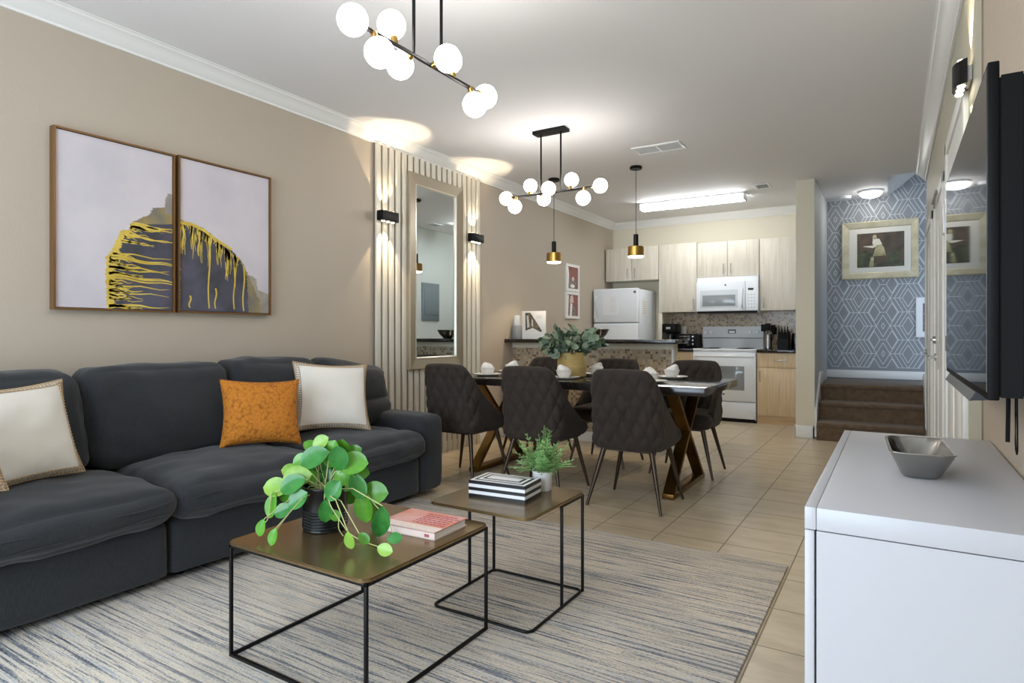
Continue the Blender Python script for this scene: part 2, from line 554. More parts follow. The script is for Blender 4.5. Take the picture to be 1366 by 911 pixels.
for a, b_ in segs:
    c_ = clip_seg(a, b_, -0.72, 1.42, 0.70, 4.0)
    if not c_: continue
    (ax, az), (bx, bz) = c_
    d = math.hypot(bx - ax, bz - az)
    if d < 0.004: continue
    nx, nz = -(bz - az) / d * 0.0036, (bx - ax) / d * 0.0036
    y = YW - 0.0008
    wm.face([(ax + nx, y, az + nz), (bx + nx, y, bz + nz), (bx - nx, y, bz - nz), (ax - nx, y, az - nz)])
struct(wm.build('wall_stair', ['stair_blue', 'silver_line'], smooth=0))

# crown moulding
CR = [(0, 0), (0.012, 0), (0.016, 0.012), (0.030, 0.022), (0.050, 0.045), (0.068, 0.066), (0.082, 0.072), (0.088, 0.082), (0.097, 0.086), (0.097, 0.092), (0, 0.092)]
def crown(name, pts):
    return struct(MB().prism(*pts).build(name, 'white_trim', smooth=30))
crown('trim_1', ([(XL + a, ZCR + z) for a, z in CR], YF, YB, 'y'))
crown('trim_2', ([(XR + 0.001 - a, ZCR + z) for a, z in CR], YF, 7.55, 'y'))
crown('trim_3', ([(YB - a, ZCR + z) for a, z in CR], XL, -0.90, 'x'))
# baseboards
def base(name, *a): return struct(MB().box(*a, b=0.004).build(name, 'white_trim', smooth=30))
base('baseboard_left', XL, XL + 0.015, YF, 5.84, 0, 0.1)
base('baseboard_right', XR - 0.013, XR + 0.002, YF, 3.3, 0, 0.1)
pb = MB()
pb.box(-0.915, -0.712, 7.222, 7.245, 0, 0.13, b=0.004)
pb.box(-0.74, -0.712, 7.222, 7.30, 0, 0.13, b=0.004)
pb.box(-0.918, -0.90, 7.222, 8.06, 0, 0.13, b=0.004)
struct(pb.build('baseboard_partition', 'white_trim', smooth=30))
base('baseboard_stair', -0.72, 1.42, YW - 0.016, YW, 0.57, 0.665)
st = MB()
for x0, x1 in ((-0.722, -0.700), (0.250, 0.272)):
    st.prism([(7.22, 0.02), (7.22, 0.30), (7.68, 0.68), (7.90, 0.68), (7.90, 0.4), (7.60, 0.02)], x0, x1, 'x')
struct(st.build('trim_stringer', 'white_trim', smooth=0))

# ---------------------------------------------------------------- stairs
t = thing('staircase', 'brown carpeted steps rising to a landing below the geometric wallpaper', 'stairs', (-0.22, 7.5, 0))
def step(nm, y0, y1, z0, z1):
    mb = MB()
    mb.box(-0.697, 0.247, y0 + 0.03, y1, z0, z1 - 0.012)
    mb.box(-0.697, 0.247, y0, y1, z1 - 0.045, z1, b=0.02, seg=4)
    mb.build(nm, 'carpet_brown', t)
step('step', 7.13, 7.45, 0.0, 0.19)
step('step', 7.38, 7.72, 0.0, 0.38)
lb = MB()
lb.box(-0.697, 0.247, 7.66, 7.95, 0.0, 0.545); lb.box(-0.697, 0.247, 7.63, 7.95, 0.51, 0.555, b=0.02, seg=4)
lb.box(-0.717, 1.41, 7.92, YW - 0.018, 0.0, 0.555)
lb.build('landing', 'carpet_brown', t)

# ---------------------------------------------------------------- doors in the right wall
def door(name, y0, y1, ztop, hinge_far, lever_y=None, bolt=False, cas=0.075):
    X = XR + 0.002
    mb = MB()
    mb.box(X - 0.02, X + 0.004, y0 - cas, y0, 0, ztop + cas, b=0.006)
    mb.box(X - 0.02, X + 0.004, y1, y1 + cas, 0, ztop + cas, b=0.006)
    mb.box(X - 0.02, X + 0.004, y0 - cas, y1 + cas, ztop, ztop + cas, b=0.006)
    mb.box(X - 0.008, X + 0.006, y0, y1, 0.01, ztop)
    ym = (y0 + y1) / 2
    for a, c in ((y0 + 0.1, ym - 0.05), (ym + 0.05, y1 - 0.1)):     # raised door panels
        for z0, z1 in ((0.15, 0.85), (1.05, ztop - 0.15)):
            mb.box(X - 0.013, X, a, c, z0, z1, b=0.004)
    o = struct(mb.build(name, 'door_paint', smooth=30))
    if lever_y:
        hb = MB()
        hb.cyl((X - 0.008, lever_y, 0.93), (X - 0.02, lever_y, 0.93), 0.028)
        hb.cyl((X - 0.02, lever_y, 0.93), (X - 0.06, lever_y, 0.93), 0.010)
        hb.cyl((X - 0.055, lever_y + 0.008, 0.93), (X - 0.058, lever_y - 0.11, 0.925), 0.009, 0.008)
        hb.build('door_handle', 'chrome', o)
    if bolt:
        hb = MB()
        hb.cyl((X - 0.008, lever_y, 1.06), (X - 0.03, lever_y, 1.06), 0.03, 0.026)
        hb.cyl((X - 0.03, lever_y, 1.06), (X - 0.045, lever_y, 1.06), 0.008)
        hb.build('deadbolt', 'chrome', o)
    hy = y1 - 0.005 if hinge_far else y0 + 0.005
    for z in (0.25, 1.05, 1.85):
        MB().cyl((X - 0.012, hy, z - 0.045), (X - 0.012, hy, z + 0.045), 0.008, n=10).build('hinge', 'chrome', o)
    return o
door('door_1', 4.82, 5.74, 2.06, False, 5.66, True)
door('door_2', 6.30, 7.36, 2.06, False, 7.27)
door('door_3', 3.42, 4.45, 2.16, True)
tag(MB().box(XR - 0.022, XR + 0.003, 4.60, 4.70, 1.72, 1.90, b=0.006).build('chime_box', 'white_gloss'), 'small white box mounted on the wall between the white doors', 'wall box')
# closer bar over the far white door
t = thing('door_closer', 'thin grey closer arm above the far white door', 'door closer', (XR, 5.6, 2.1))
MB().box(XR - 0.034, XR - 0.019, 5.25, 5.72, 2.09, 2.115, b=0.004).build('closer_body', 'grey_plastic', t, 30)
MB().tube([(XR - 0.026, 5.30, 2.09), (XR - 0.030, 5.34, 2.05), (XR - 0.026, 5.55, 2.04)], 0.005, 6).build('closer_arm', 'grey_plastic', t)

# ---------------------------------------------------------------- slatted panel, mirror, sconces on the left wall
t = thing('slat_panel', 'tall cream panel of vertical slats behind the framed mirror', 'wall panel', (XL, 4.42, 0))
MB().box(XL + 0.001, XL + 0.012, 3.675, 5.165, 0.0, ZCR - 0.001).build('backing', 'slat_gap', t, 0)
for k in range(19):
    y = 3.681 + 0.079 * k
    MB().box(XL + 0.012, XL + 0.030, y + 0.004, y + 0.056, 0.0, ZCR - 0.001, b=0.003).build('slat', 'slat_white', t, 30)

t = thing('framed_mirror', 'tall rectangular mirror in a bevelled champagne frame hung on cream slats'.replace('bevelled ', 'wide '), 'mirror', (XL + 0.03, 4.44, 0.8))
fx0 = XL + 0.030
def picture_frame(mb, y0, y1, z0, z1, wd, prof):
    """frame on a wall facing +X: prof = [(inset, height)] swept round the rectangle"""
    rings = []
    for ins, hgt in prof:
        rings.append([(fx + hgt, a, b_) for a, b_ in ((y0 + ins, z0 + ins), (y1 - ins, z0 + ins), (y1 - ins, z1 - ins), (y0 + ins, z1 - ins))] if True else None)
    for A, B in zip(rings, rings[1:]):
        for k in range(4):
            mb.face([A[k], A[(k + 1) % 4], B[(k + 1) % 4], B[k]])
fx = fx0
mb = MB(); picture_frame(mb, 4.05, 4.825, 0.795, 2.505, 0.1, [(0, 0), (0, 0.03), (0.008, 0.038), (0.092, 0.022), (0.096, 0.014)])
mb.build('frame', 'champagne', t, 20)
mb = MB(); picture_frame(mb, 4.142, 4.733, 0.887, 2.413, 0.02, [(0, 0.002), (0, 0.024), (0.006, 0.026), (0.014, 0.014), (0.016, 0.006)])
mb.build('inner_bead', 'champagne_light', t, 20)
MB().box(fx0 + 0.001, fx0 + 0.009, 4.15, 4.725, 0.895, 2.405).build('glass', 'mirror_glass', t, 0)

def sconce(label, y, z, side, group):
    """side=+1: on left wall facing +X; -1: on right wall facing -X"""
    x = (XL + 0.030) if side > 0 else XR
    t = thing('sconce', label, 'wall lamp', (x, y, z), 0, group)
    s = side
    xa, xb = sorted((x + s * 0.018, x + s * 0.085))
    xm = x + s * (0.05 if side > 0 else 0.036)
    if side > 0:
        MB().box(xa, xb, y - 0.095, y + 0.095, z - 0.04, z + 0.04, b=0.004).build('body', 'black_metal', t, 30)
    else:
        pts = [(x + s * 0.018, y - 0.095)] + [(x + s * (0.018 + 0.046 * math.sin(PI * k / 12) ** 0.6), y - 0.095 + 0.19 * k / 12) for k in range(1, 12)] + [(x + s * 0.018, y + 0.095)]
        MB().prism(pts, z - 0.05, z + 0.05, 'z').build('body', 'black_metal', t, 50)
    xa, xb = sorted((x, x + s * 0.018))
    MB().box(xa, xb, y - 0.06, y + 0.06, z - 0.03, z + 0.03, b=0.003).build('mount', 'black_metal' if side > 0 else 'white_trim', t, 30)
    hz = 0.04 if side > 0 else 0.05
    for d in (-1, 1):
        for q in (-0.055, 0.0, 0.055):
            MB().cyl((xm, y + q, z + d * hz), (xm, y + q, z + d * (hz + 0.006)), 0.015, 0.013, n=16).build('lens', 'led_glow', t)
        spot_light('sconce_beam', (xm + s * 0.004, y, z + d * (hz + 0.03)), (s * -0.12, 0, d), 5, WARM, 74, 0.22, 0.008)
        spot_light('sconce_beam', (xm + s * 0.004, y, z + d * (hz + 0.03)), (s * 0.10, 0, d), 4.5, WARM, 52, 0.12, 0.008)
    return t
sconce('black up-and-down wall light on the slats nearest the sofa', 3.765, 2.062, 1, 'black sconces')
sconce('black up-and-down wall light on the slats nearest the bar', 5.012, 2.05, 1, 'black sconces')
sconce('black curved wall light high above the television', 3.225, 2.185, -1, 'black sconces')

# ---------------------------------------------------------------- paintings on the left wall
def painting(label, y0, y1, z0, z1, draw):
    t = thing('painting', label, 'painting', (XL, (y0 + y1) / 2, z0), 0, 'pair of abstract canvases')
    global fx
    fx = XL
    mb = MB(); picture_frame(mb, y0, y1, z0, z1, 0.012, [(0, 0), (0, 0.045), (0.010, 0.045), (0.010, 0.03)])
    mb.build('frame', 'frame_bronze', t, 20)
    mb = MB()
    mb.box(XL + 0.002, XL + 0.034, y0 + 0.013, y1 - 0.013, z0 + 0.013, z1 - 0.013)
    draw(mb, y0 + 0.013, y1 - 0.013, z0 + 0.013, z1 - 0.013)
    mb.build('canvas', ['canvas_white', 'art_slate', 'art_gold', 'art_ochre', 'art_smoke'], t, 0)
def rough_poly(mb, mi, pts, h, jag=0.006, y1=None, z0=None):
    """polygon (y,z) with torn edges on the canvas face, fan-filled by strips in z"""
    mb.m(mi)
    x = XL + 0.034 + h
    zs = [p[1] for p in pts]
    n = 90
    za, zb = min(zs), max(zs)
    prev = None
    for k in range(n + 1):
        z = za + (zb - za) * k / n
        ys = []
        for (a, c), (b_, d) in zip(pts, pts[1:] + pts[:1]):
            if (c - z) * (d - z) <= 0 and abs(c - d) > 1e-9:
                ys.append(a + (b_ - a) * (z - c) / (d - c))
        if len(ys) < 2: prev = None; continue
        lo, hi = min(ys), max(ys)
        lo += jag * random.uniform(-1, 1)
        if y1 is not None and hi > y1 - 0.004: hi = y1
        else: hi += jag * random.uniform(-1, 1)
        if hi < lo: hi = lo
        cur = (lo, hi, z)
        if prev:
            mb.face([(x, prev[0], prev[2]), (x, prev[1], prev[2]), (x, cur[1], cur[2]), (x, cur[0], cur[2])])
        prev = cur
def stroke(mb, mi, pts, w0, w1, h):
    mb.m(mi); x = XL + 0.034 + h
    n = len(pts)
    L = []
    for i, (a, c) in enumerate(pts):
        q = pts[min(i + 1, n - 1)]; p = pts[max(i - 1, 0)]
        dy, dz = q[0] - p[0], q[1] - p[1]; d = math.hypot(dy, dz) or 1
        wd = (w0 + (w1 - w0) * i / (n - 1)) / 2
        L.append(((x, a - dz / d * wd, c + dy / d * wd), (x, a + dz / d * wd, c - dy / d * wd)))
    for A, B in zip(L, L[1:]):
        mb.face([A[0], A[1], B[1], B[0]])
def art_one(mb, y0, y1, z0, z1):
    W, H = y1 - y0, z1 - z0
    P = lambda a, b_: (y0 + a * W, z0 + b_ * H)
    out = [(0.40, 0), (0.40, 0.30), (0.47, 0.38), (0.52, 0.48), (0.60, 0.52), (0.68, 0.57), (0.78, 0.60), (0.80, 0.66), (0.92, 0.68), (0.95, 0.74), (1.0, 0.74), (1.0, 0)]
    rough_poly(mb, 3, [P(a, b_) for a, b_ in ((0.60, 0.45), (0.63, 0.54), (0.78, 0.60), (0.81, 0.645), (0.93, 0.66), (1, 0.69), (1, 0.4))], 0.0003, 0.008, y1)
    rough_poly(mb, 4, [P(a, b_) for a, b_ in ((0.93, 0.62), (0.935, 0.72), (0.96, 0.755), (1, 0.755), (1, 0.62))], 0.0004, 0.004, y1)
    rough_poly(mb, 2, [P(a, b_) for a, b_ in ((0.40, 0), (0.395, 0.30), (0.46, 0.37), (0.53, 0.48), (0.66, 0.49), (0.62, 0.2), (0.66, 0))], 0.0006, 0.008)
    rough_poly(mb, 1, [P(a, b_) for a, b_ in ((0.47, 0), (0.47, 0.25), (0.52, 0.36), (0.58, 0.46), (0.68, 0.53), (1, 0.56), (1, 0))], 0.0009, 0.012, y1)
    random.seed(11)
    for k in range(46):
        b_ = random.uniform(0.01, 0.53)
        a = 0.42 if b_ < 0.3 else 0.42 + (b_ - 0.3) * 0.9
        L = random.choice((0.12, 0.2, 0.3, 0.3, 0.55))
        pts = [P(min(1, a + L * q / 6), b_ + 0.006 * math.sin(q * 1.7 + k) - 0.012 * q / 6) for q in range(7)]
        stroke(mb, 2, pts, random.uniform(0.008, 0.02), 0.002, 0.0013)
    for b_ in (0.315, 0.305, 0.20, 0.185, 0.455, 0.52):
        a0 = 0.44 + max(0, b_ - 0.32) * 0.8
        pts = [P(a0 + (1 - a0) * q / 9, b_ - 0.02 * q / 9 + 0.006 * math.sin(q)) for q in range(10)]
        stroke(mb, 2, pts, 0.012, 0.005, 0.0015)
def art_two(mb, y0, y1, z0, z1):
    W, H = y1 - y0, z1 - z0
    P = lambda a, b_: (y0 + a * W, z0 + b_ * H)
    rough_poly(mb, 4, [P(a, b_) for a, b_ in ((0.6, 0), (0.6, 0.3), (0.78, 0.27), (0.84, 0.25), (0.86, 0.17), (1, 0.14), (1, 0))], 0.0003, 0.008, y1)
    rough_poly(mb, 3, [P(a, b_) for a, b_ in ((0.5, 0), (0.5, 0.42), (0.66, 0.38), (0.74, 0.28), (0.80, 0.2), (0.88, 0.1), (0.9, 0))], 0.0006, 0.008)
    rough_poly(mb, 1, [P(a, b_) for a, b_ in ((0, 0), (0, 0.58), (0.24, 0.565), (0.38, 0.50), (0.55, 0.44), (0.66, 0.36), (0.73, 0.25), (0.75, 0.0))], 0.0009, 0.006)
    random.seed(5)
    top = lambda a: 0.585 - 0.25 * a if a < 0.3 else 0.52 - 0.42 * (a - 0.28)
    for k in range(70):
        a = random.uniform(0.0, 0.62)
        b_ = top(a)
        L = random.choice((0.04, 0.06, 0.1, 0.16, 0.22))
        pts = [P(a + 0.006 * math.sin(q * 1.3 + k), b_ + 0.012 - L * q / 5) for q in range(6)]
        stroke(mb, 2, pts, random.uniform(0.006, 0.016), 0.002, 0.0012)
    for a, b0, b1 in ((0.30, 0.5, 0.02), (0.37, 0.16, 0.02), (0.58, 0.32, 0.02), (0.69, 0.33, 0.01), (0.10, 0.1, 0.02), (0.50, 0.36, 0.25), (0.19, 0.53, 0.37), (0.03, 0.55, 0.4)):
        pts = [P(a + 0.01 * math.sin(q * 0.9), b0 + (b1 - b0) * q / 7) for q in range(8)]
        stroke(mb, 2, pts, 0.011, 0.008, 0.0015)
    stroke(mb, 2, [P(0, 0.575), P(0.12, 0.575), P(0.25, 0.545), P(0.36, 0.5), P(0.55, 0.44)], 0.02, 0.016, 0.0014)
painting('tall white canvas with a dark mass streaked sideways in gold', 1.418, 2.030, 1.228, 2.146, art_one)
painting('white canvas with dark rounded mass and gold drips running down', 2.050, 2.680, 1.230, 2.152, art_two)

# ---------------------------------------------------------------- sofa
def soft_box(mb, x0, x1, y0, y1, z0, z1, r, puff=(0, 0, 0), wr=0.006, n=18, seed=0.0, tilt=0.0, fq=5.0):
    """upholstered block: rounded box with bulging faces, noise wrinkles; tilt leans the top towards -X"""
    c = Vector(((x0 + x1) / 2, (y0 + y1) / 2, (z0 + z1) / 2)); hsz = Vector(((x1 - x0) / 2, (y1 - y0) / 2, (z1 - z0) / 2))
    b2 = bmesh.new()
    bmesh.ops.create_cube(b2, size=2)
    bmesh.ops.subdivide_edges(b2, edges=list(b2.edges), cuts=n, use_grid_fill=True)
    for v in b2.verts:
        u = v.co.copy()
        u = Vector([math.copysign(abs(k) ** 0.8, k) for k in u])
        p = Vector((u.x * hsz.x, u.y * hsz.y, u.z * hsz.z))
        inner = Vector([max(-(hsz[k] - r), min(hsz[k] - r, p[k])) for k in range(3)])
        d = p - inner
        if d.length > 1e-9: p = inner + d.normalized() * r if max(abs(d[k]) for k in range(3)) > 1e-9 else p
        # bulge
        bx = (1 - u.y ** 2) * (1 - u.z ** 2); by = (1 - u.x ** 2) * (1 - u.z ** 2); bz = (1 - u.x ** 2) * (1 - u.y ** 2)
        p.x += puff[0] * bx * u.x ** 3; p.y += puff[1] * by * u.y ** 3; p.z += puff[2] * bz * u.z ** 3
        q = p + c
        nv = noise.noise_vector(Vector((q.x * fq + seed, q.y * fq, q.z * fq)))
        p += nv * wr
        nv = noise.noise_vector(Vector((q.x * 14 + seed, q.y * 9, q.z * 14)))
        p += nv * wr * 0.45
        p.x -= tilt * (p.z + hsz.z)
        v.co = p + c
    return mb._merge(b2)

sofa = thing('sofa', 'long charcoal linen sofa with loose cushions against the beige wall', 'sofa', (-3.1, 2.1, 0))
mods = [(0.67, 1.515), (1.53, 2.365), (2.38, 3.20)]
for k, (a, c) in enumerate(mods):
    mb = MB(); soft_box(mb, -3.50, -2.70, a, c, 0.035, 0.285, 0.03, (0.012, 0, 0.0), 0.004, 14, k * 3.1)
    mb.build('seat_base', 'sofa_linen', sofa, 60)
    mb = MB(); soft_box(mb, -3.40, -2.635, a - 0.005, c + 0.02, 0.285, 0.445, 0.07, (0.03, 0.012, 0.055), 0.014, 30, 7 + k * 5.3, fq=6)
    o = mb.build('seat_cushion', 'sofa_linen', sofa, 80)
    st_ = MB()
    for zz in (0.335, 0.385):
        st_.tube([(-2.622 + 0.012 * math.sin(PI * q / 20) ** 0.5, a + 0.05 + (c - a - 0.09) * q / 20, zz + 0.012 * noise.noise(Vector((q * 0.3, k, zz * 9)))) for q in range(21)], 0.0022, 5)
    st_.build('stitching', 'sofa_linen', o, 60)
    for x in (-3.42, -2.80):
        for y in (a + 0.08, c - 0.08):
            MB().cyl((x, y, 0.012), (x, y, 0.04), 0.03, 0.035, n=14).build('foot', 'black_plastic', sofa)
mb = MB(); soft_box(mb, -3.585, -3.44, 0.67, 3.44, 0.035, 0.80, 0.05, (0, 0, 0), 0.004, 16, 1.0)
mb.build('back_frame', 'sofa_linen', sofa, 60)
for k, (a, c, z1, xo) in enumerate(((0.69, 1.425, 0.925, 0), (1.43, 2.195, 0.935, 0), (2.20, 2.84, 0.945, 0))):
    mb = MB(); soft_box(mb, -3.40 + xo, -3.17 + xo, a, c, 0.455, z1, 0.07, (0.05, 0.01, 0.015), 0.014, 22, 11 + k * 4.7, tilt=0.22, fq=5)
    mb.build('back_cushion', 'sofa_linen', sofa, 80)
mb = MB()
def end_cushion(u, v):
    return (0, 0, 0)
soft_box(mb, -3.38, -3.16, 2.83, 3.44, 0.60, 0.955, 0.08, (0.05, 0.01, 0.01), 0.016, 20, 31, tilt=0.2)
for v in mb.bm.verts:      # its crown slumps towards the arm
    if v.co.z > 0.75: v.co.z -= (v.co.y - 2.83) * 0.16 * (v.co.z - 0.75) / 0.2
mb.build('back_cushion', 'sofa_linen', sofa, 80)
mb = MB(); soft_box(mb, -3.34, -3.12, 2.84, 3.42, 0.445, 0.66, 0.08, (0.04, 0.01, 0.02), 0.014, 16, 37)
mb.build('lumbar_cushion', 'sofa_linen', sofa, 80)
for a, c in ((3.205, 3.452), (0.42, 0.665)):
    mb = MB(); soft_box(mb, -3.56, -2.69, a, c, 0.03, 0.548, 0.055, (0.01, 0.0, 0.008), 0.004, 18, a)
    o = mb.build('armrest', 'sofa_linen', sofa, 60)
    for x in (-3.42, -2.80):
        MB().cyl((x, (a + c) / 2, 0.012), (x, (a + c) / 2, 0.04), 0.03, 0.035, n=14).build('foot', 'black_plastic', sofa)

# ---------------------------------------------------------------- throw pillows
def pillow(name, label, pos, wd, hg, th, lean, yaw, m, trim=None, seed=0.0, roll=0.0, group=None):
    """pos: bottom centre; local: u along Y, v up, thickness along +X; leans back by lean"""
    t = thing(name, label, 'cushion', pos, 0, group)
    Mx = Matrix.Rotation(yaw, 4, 'Z') @ Matrix.Rotation(-lean, 4, 'Y') @ Matrix.Rotation(roll, 4, 'X')
    def sh(u, v):
        k = 0.10
        x = u * (1 - k * (1 - v * v) * u * u) * wd / 2
        y = v * (1 - k * (1 - u * u) * v * v) * hg / 2 + hg / 2
        return x, y
    def surf(sgn):
        def f(a, b_):
            u, v = a * 2 - 1, b_ * 2 - 1
            x, y = sh(u, v)
            e = (max(0, 1 - abs(u) ** 2.6) * max(0, 1 - abs(v) ** 2.6)) ** 0.55
            z = sgn * th / 2 * e
            z += 0.010 * noise.noise(Vector((u * 2.4 + seed, v * 2.4, seed))) * e
            # creases running in from the corners
            z -= sgn * 0.010 * e * max(0, abs(math.sin((u + v) * 5 + seed))) * (abs(u * v))
            return (z, x, y)
        return f
    mb = MB(True).at(Mx)
    mb.grid(surf(1), 29, 29); mb.grid(surf(-1), 29, 29)
    bmesh.ops.remove_doubles(mb.bm, verts=list(mb.bm.verts), dist=0.0008)
    mb.build('cover', m, t, 80)
    N = 120
    pts = []
    for q in range(N):
        s_ = q / N * 4; e = int(s_); f = (s_ - e) * 2 - 1
        u, v = ((f, -1), (1, f), (-f, 1), (-1, -f))[e]
        x, y = sh(u, v); pts.append((0, x, y))
    if trim:
        mb = MB(True).at(Mx)
        mb.tube(pts, 0.0045, 6, True)
        # whip-stitches crossing the edge
        fr = surf(1); bk = surf(-1)
        for q in range(0, N):
            s_ = q / N * 4; e = int(s_); f = (s_ - e)
            def at_(k, g):
                a, b_ = ((f, k), (1 - k, f), (1 - f, 1 - k), (k, 1 - f))[e]
                return Vector(g(a, b_))
            mb.tube([at_(0.035, bk) + Vector((-0.002, 0, 0)), at_(0.0, fr), at_(0.012, fr) + Vector((0.003, 0, 0)), at_(0.028, fr) + Vector((0.003, 0, 0)), at_(0.05, fr) + Vector((0.003, 0, 0))], 0.0026, 5)
        mb.tube([tuple(Vector(fr(*((q / 30, 0.05), (0.95, q / 30), (1 - q / 30, 0.95), (0.05, 1 - q / 30))[e])) + Vector((0.003, 0, 0))) for e in range(4) for q in range(2, 29)], 0.002, 5, True)
        mb.build('stitched_edge', trim, t, 60)
    return t
pillow('throw_pillow', 'cream square pillow with beige stitched edge leaning beside the orange pillow', (-2.98, 2.70, 0.53), 0.48, 0.44, 0.14, 0.34, -0.42, 'white_fabric', 'beige_trim', 1.0, -0.07, 'cream pillows')
pillow('throw_pillow', 'burnt orange knitted pillow on the grey sofa', (-2.95, 2.165, 0.53), 0.43, 0.38, 0.17, 0.34, -0.42, 'orange_knit', None, 2.0, -0.05)
pillow('throw_pillow', 'cream square pillow with beige stitched edge on the cushion farthest from the armrest', (-2.97, 1.08, 0.52), 0.50, 0.42, 0.15, 0.30, 0.20, 'white_fabric', 'beige_trim', 3.0, 0.04, 'cream pillows')
pillow('throw_pillow', 'cream pillow cut off by the picture edge, only its stitched rim showing', (-2.76, 0.745, 0.53), 0.42, 0.32, 0.12, 0.4, 0.0, 'white_fabric', 'beige_trim', 4.0, 0.0, 'cream pillows')

# settle every pillow against the sofa: forward until it is free, then down until it rests
from mathutils.bvhtree import BVHTree
bpy.context.view_layer.update()
def world_bvh(objs):
    V, F = [], []
    for o in objs:
        off = len(V)
        V += [o.matrix_world @ v.co for v in o.data.vertices]
        F += [[off + k for k in p.vertices] for p in o.data.polygons]
    return V, F
def tree_of(r):
    out = []
    def rec(o):
        if o.type == 'MESH': out.append(o)
        for c in o.children: rec(c)
    rec(r)
    return out
SV, SF = world_bvh(tree_of(sofa)); sofa_tree = BVHTree.FromPolygons(SV, SF)
placed = []
for o in [x for x in COL.objects if x.name.startswith('throw_pillow') and x.parent is None]:
    V, F = world_bvh(tree_of(o))
    def hits(d):
        tr = BVHTree.FromPolygons([v + d for v in V], F)
        return bool(tr.overlap(sofa_tree)) or any(tr.overlap(q) for q in placed)
    d = Vector((0, 0, 0)); n = 0
    while hits(d) and n < 60:
        d += Vector((0.004, -0.0012, 0.0015)); n += 1
    while n < 140 and not hits(d + Vector((0, 0, -0.003))):
        d += Vector((0, 0, -0.003)); n += 1
    o.location += d
    placed.append(BVHTree.FromPolygons([v + d for v in V], F))

# ---------------------------------------------------------------- rug
mb = MB(); mb.box(-3.0, -0.43, -0.2, 3.18, 0.0, 0.012, b=0.004)
tag(mb.build('rug', 'rug_weave', smooth=30), 'flat woven rug of grey, blue and cream streaks below the coffee tables', 'rug')

# ---------------------------------------------------------------- coffee tables
def bar(mb, a, b_, s=0.011):
    """square bar between two points"""
    a, b_ = Vector(a), Vector(b_)
    lo = Vector([min(a[k], b_[k]) - s / 2 for k in range(3)]); hi = Vector([max(a[k], b_[k]) + s / 2 for k in range(3)])
    mb.box(lo.x, hi.x, lo.y, hi.y, lo.z, hi.z, b=0.002)
def table_top(t, x0, x1, y0, y1, z, r=0.035):
    mb = MB(); mb.prism(rrect(x0, x1, y0, y1, r, 6), z - 0.012, z, 'z', 0.003)
    mb.build('table_top', 'bronze_top', t, 40)
ZR = 0.012
t = thing('coffee_table', 'larger low bronze-topped table with the leafy plant, closest to the sofa', 'coffee table', (-1.6, 1.59, ZR), 0, 'nesting coffee tables')
A, B, C_, D = (-1.915, 1.285), (-1.285, 1.285), (-1.285, 1.895), (-1.915, 1.895)
ZT = 0.405
table_top(t, -1.925, -1.275, 1.27, 1.905, ZT)
zt = ZT - 0.018; zb = ZR + 0.006
for q in (A, B, C_, D):
    mb = MB(); bar(mb, (*q, zb), (*q, zt)); mb.build('leg', 'black_metal', t, 30)
mb = MB()
for p, q in ((A, B), (B, C_), (C_, D), (D, A)): bar(mb, (*p, zt), (*q, zt))
mb.build('top_rail', 'black_metal', t, 30)
mb = MB()
for p, q in ((D, A), (A, B), (B, C_)): bar(mb, (*p, zb), (*q, zb))
mb.build('base_rail', 'black_metal', t, 30)

t = thing('coffee_table', 'smaller square bronze-topped table with the striped box, closest to the dining chairs', 'coffee table', (-1.355, 2.165, ZR), 0, 'nesting coffee tables')
x0, x1, y0, y1, ZT2 = -1.578, -1.128, 1.945, 2.392, 0.438
table_top(t, -1.588, -1.118, 1.925, 2.405, ZT2)
zt = ZT2 - 0.018
for q in ((x0, y1), (x1, y1), (x0, 2.20), (x1, 2.20)):
    mb = MB(); bar(mb, (*q, zb), (*q, zt)); mb.build('leg', 'black_metal', t, 30)
mb = MB()
for p, q in (((x0, 2.20), (x0, y1)), ((x1, 2.20), (x1, y1)), ((x0, y1), (x1, y1)), ((x0, 2.20), (x1, 2.20))): bar(mb, (*p, zt), (*q, zt))
mb.build('top_rail', 'black_metal', t, 30)
mb = MB()
loop = rrect(x0, x1, y0, y1, 0.03, 6)
mb.tube([(a, b_, zb) for a, b_ in loop], 0.0058, 8, True)
mb.build('base_rail', 'black_metal', t, 60)

# things on the coffee tables
t = thing('decorative_box', 'black and white striped inlay box on the smaller coffee table', 'box', (-1.37, 2.16, ZT2), math.radians(5))
mb = MB(True)
for k in range(5):
    mb.m(k % 2).box(-0.128, 0.128, -0.078, 0.078, 0.0135 * k, 0.0135 * (k + 1))
o = mb.build('box_body', ['inlay_black', 'inlay_white'], t, 0)
mb = MB(True)
for k in range(5):
    i = 0.0125 * k + 0.004
    mb.m((k + 1) % 2).box(-0.128 + i, 0.128 - i, -0.078 + i, 0.078 - i, 0.0675, 0.0681 + 0.0005 * k)
mb.build('lid_inlay', ['inlay_black', 'inlay_white'], t, 0)

t = thing('book', 'thick pink paperback lying beside the trailing plant', 'book', (-1.455, 1.735, ZT), math.radians(2))
mb = MB(True); mb.box(-0.122, 0.122, -0.088, 0.094, 0.003, 0.024)
mb.build('page_block', 'paper_white', t, 0)
mb = MB(True)
mb.m(1).box(-0.128, 0.128, -0.098, -0.094, 0.0, 0.028)
mb.m(1).box(-0.128, 0.128, -0.098, 0.098, 0.0, 0.003)
mb.m(0).box(-0.128, 0.128, -0.098, 0.098, 0.0245, 0.028)
mb.m(1).box(-0.128, 0.128, -0.098, -0.05, 0.0278, 0.0284)
mb.m(2)
random.seed(3)
for k in range(6):       # title lettering, blurred past reading in the photograph
    x = -0.02
    while x < 0.11:
        l = random.uniform(0.008, 0.02)
        mb.box(x, x + l, -0.035 + k * 0.02, -0.025 + k * 0.02, 0.0282, 0.0286); x += l + 0.005
mb.m(2).box(0.085, 0.105, -0.0985, -0.0978, 0.008, 0.018)
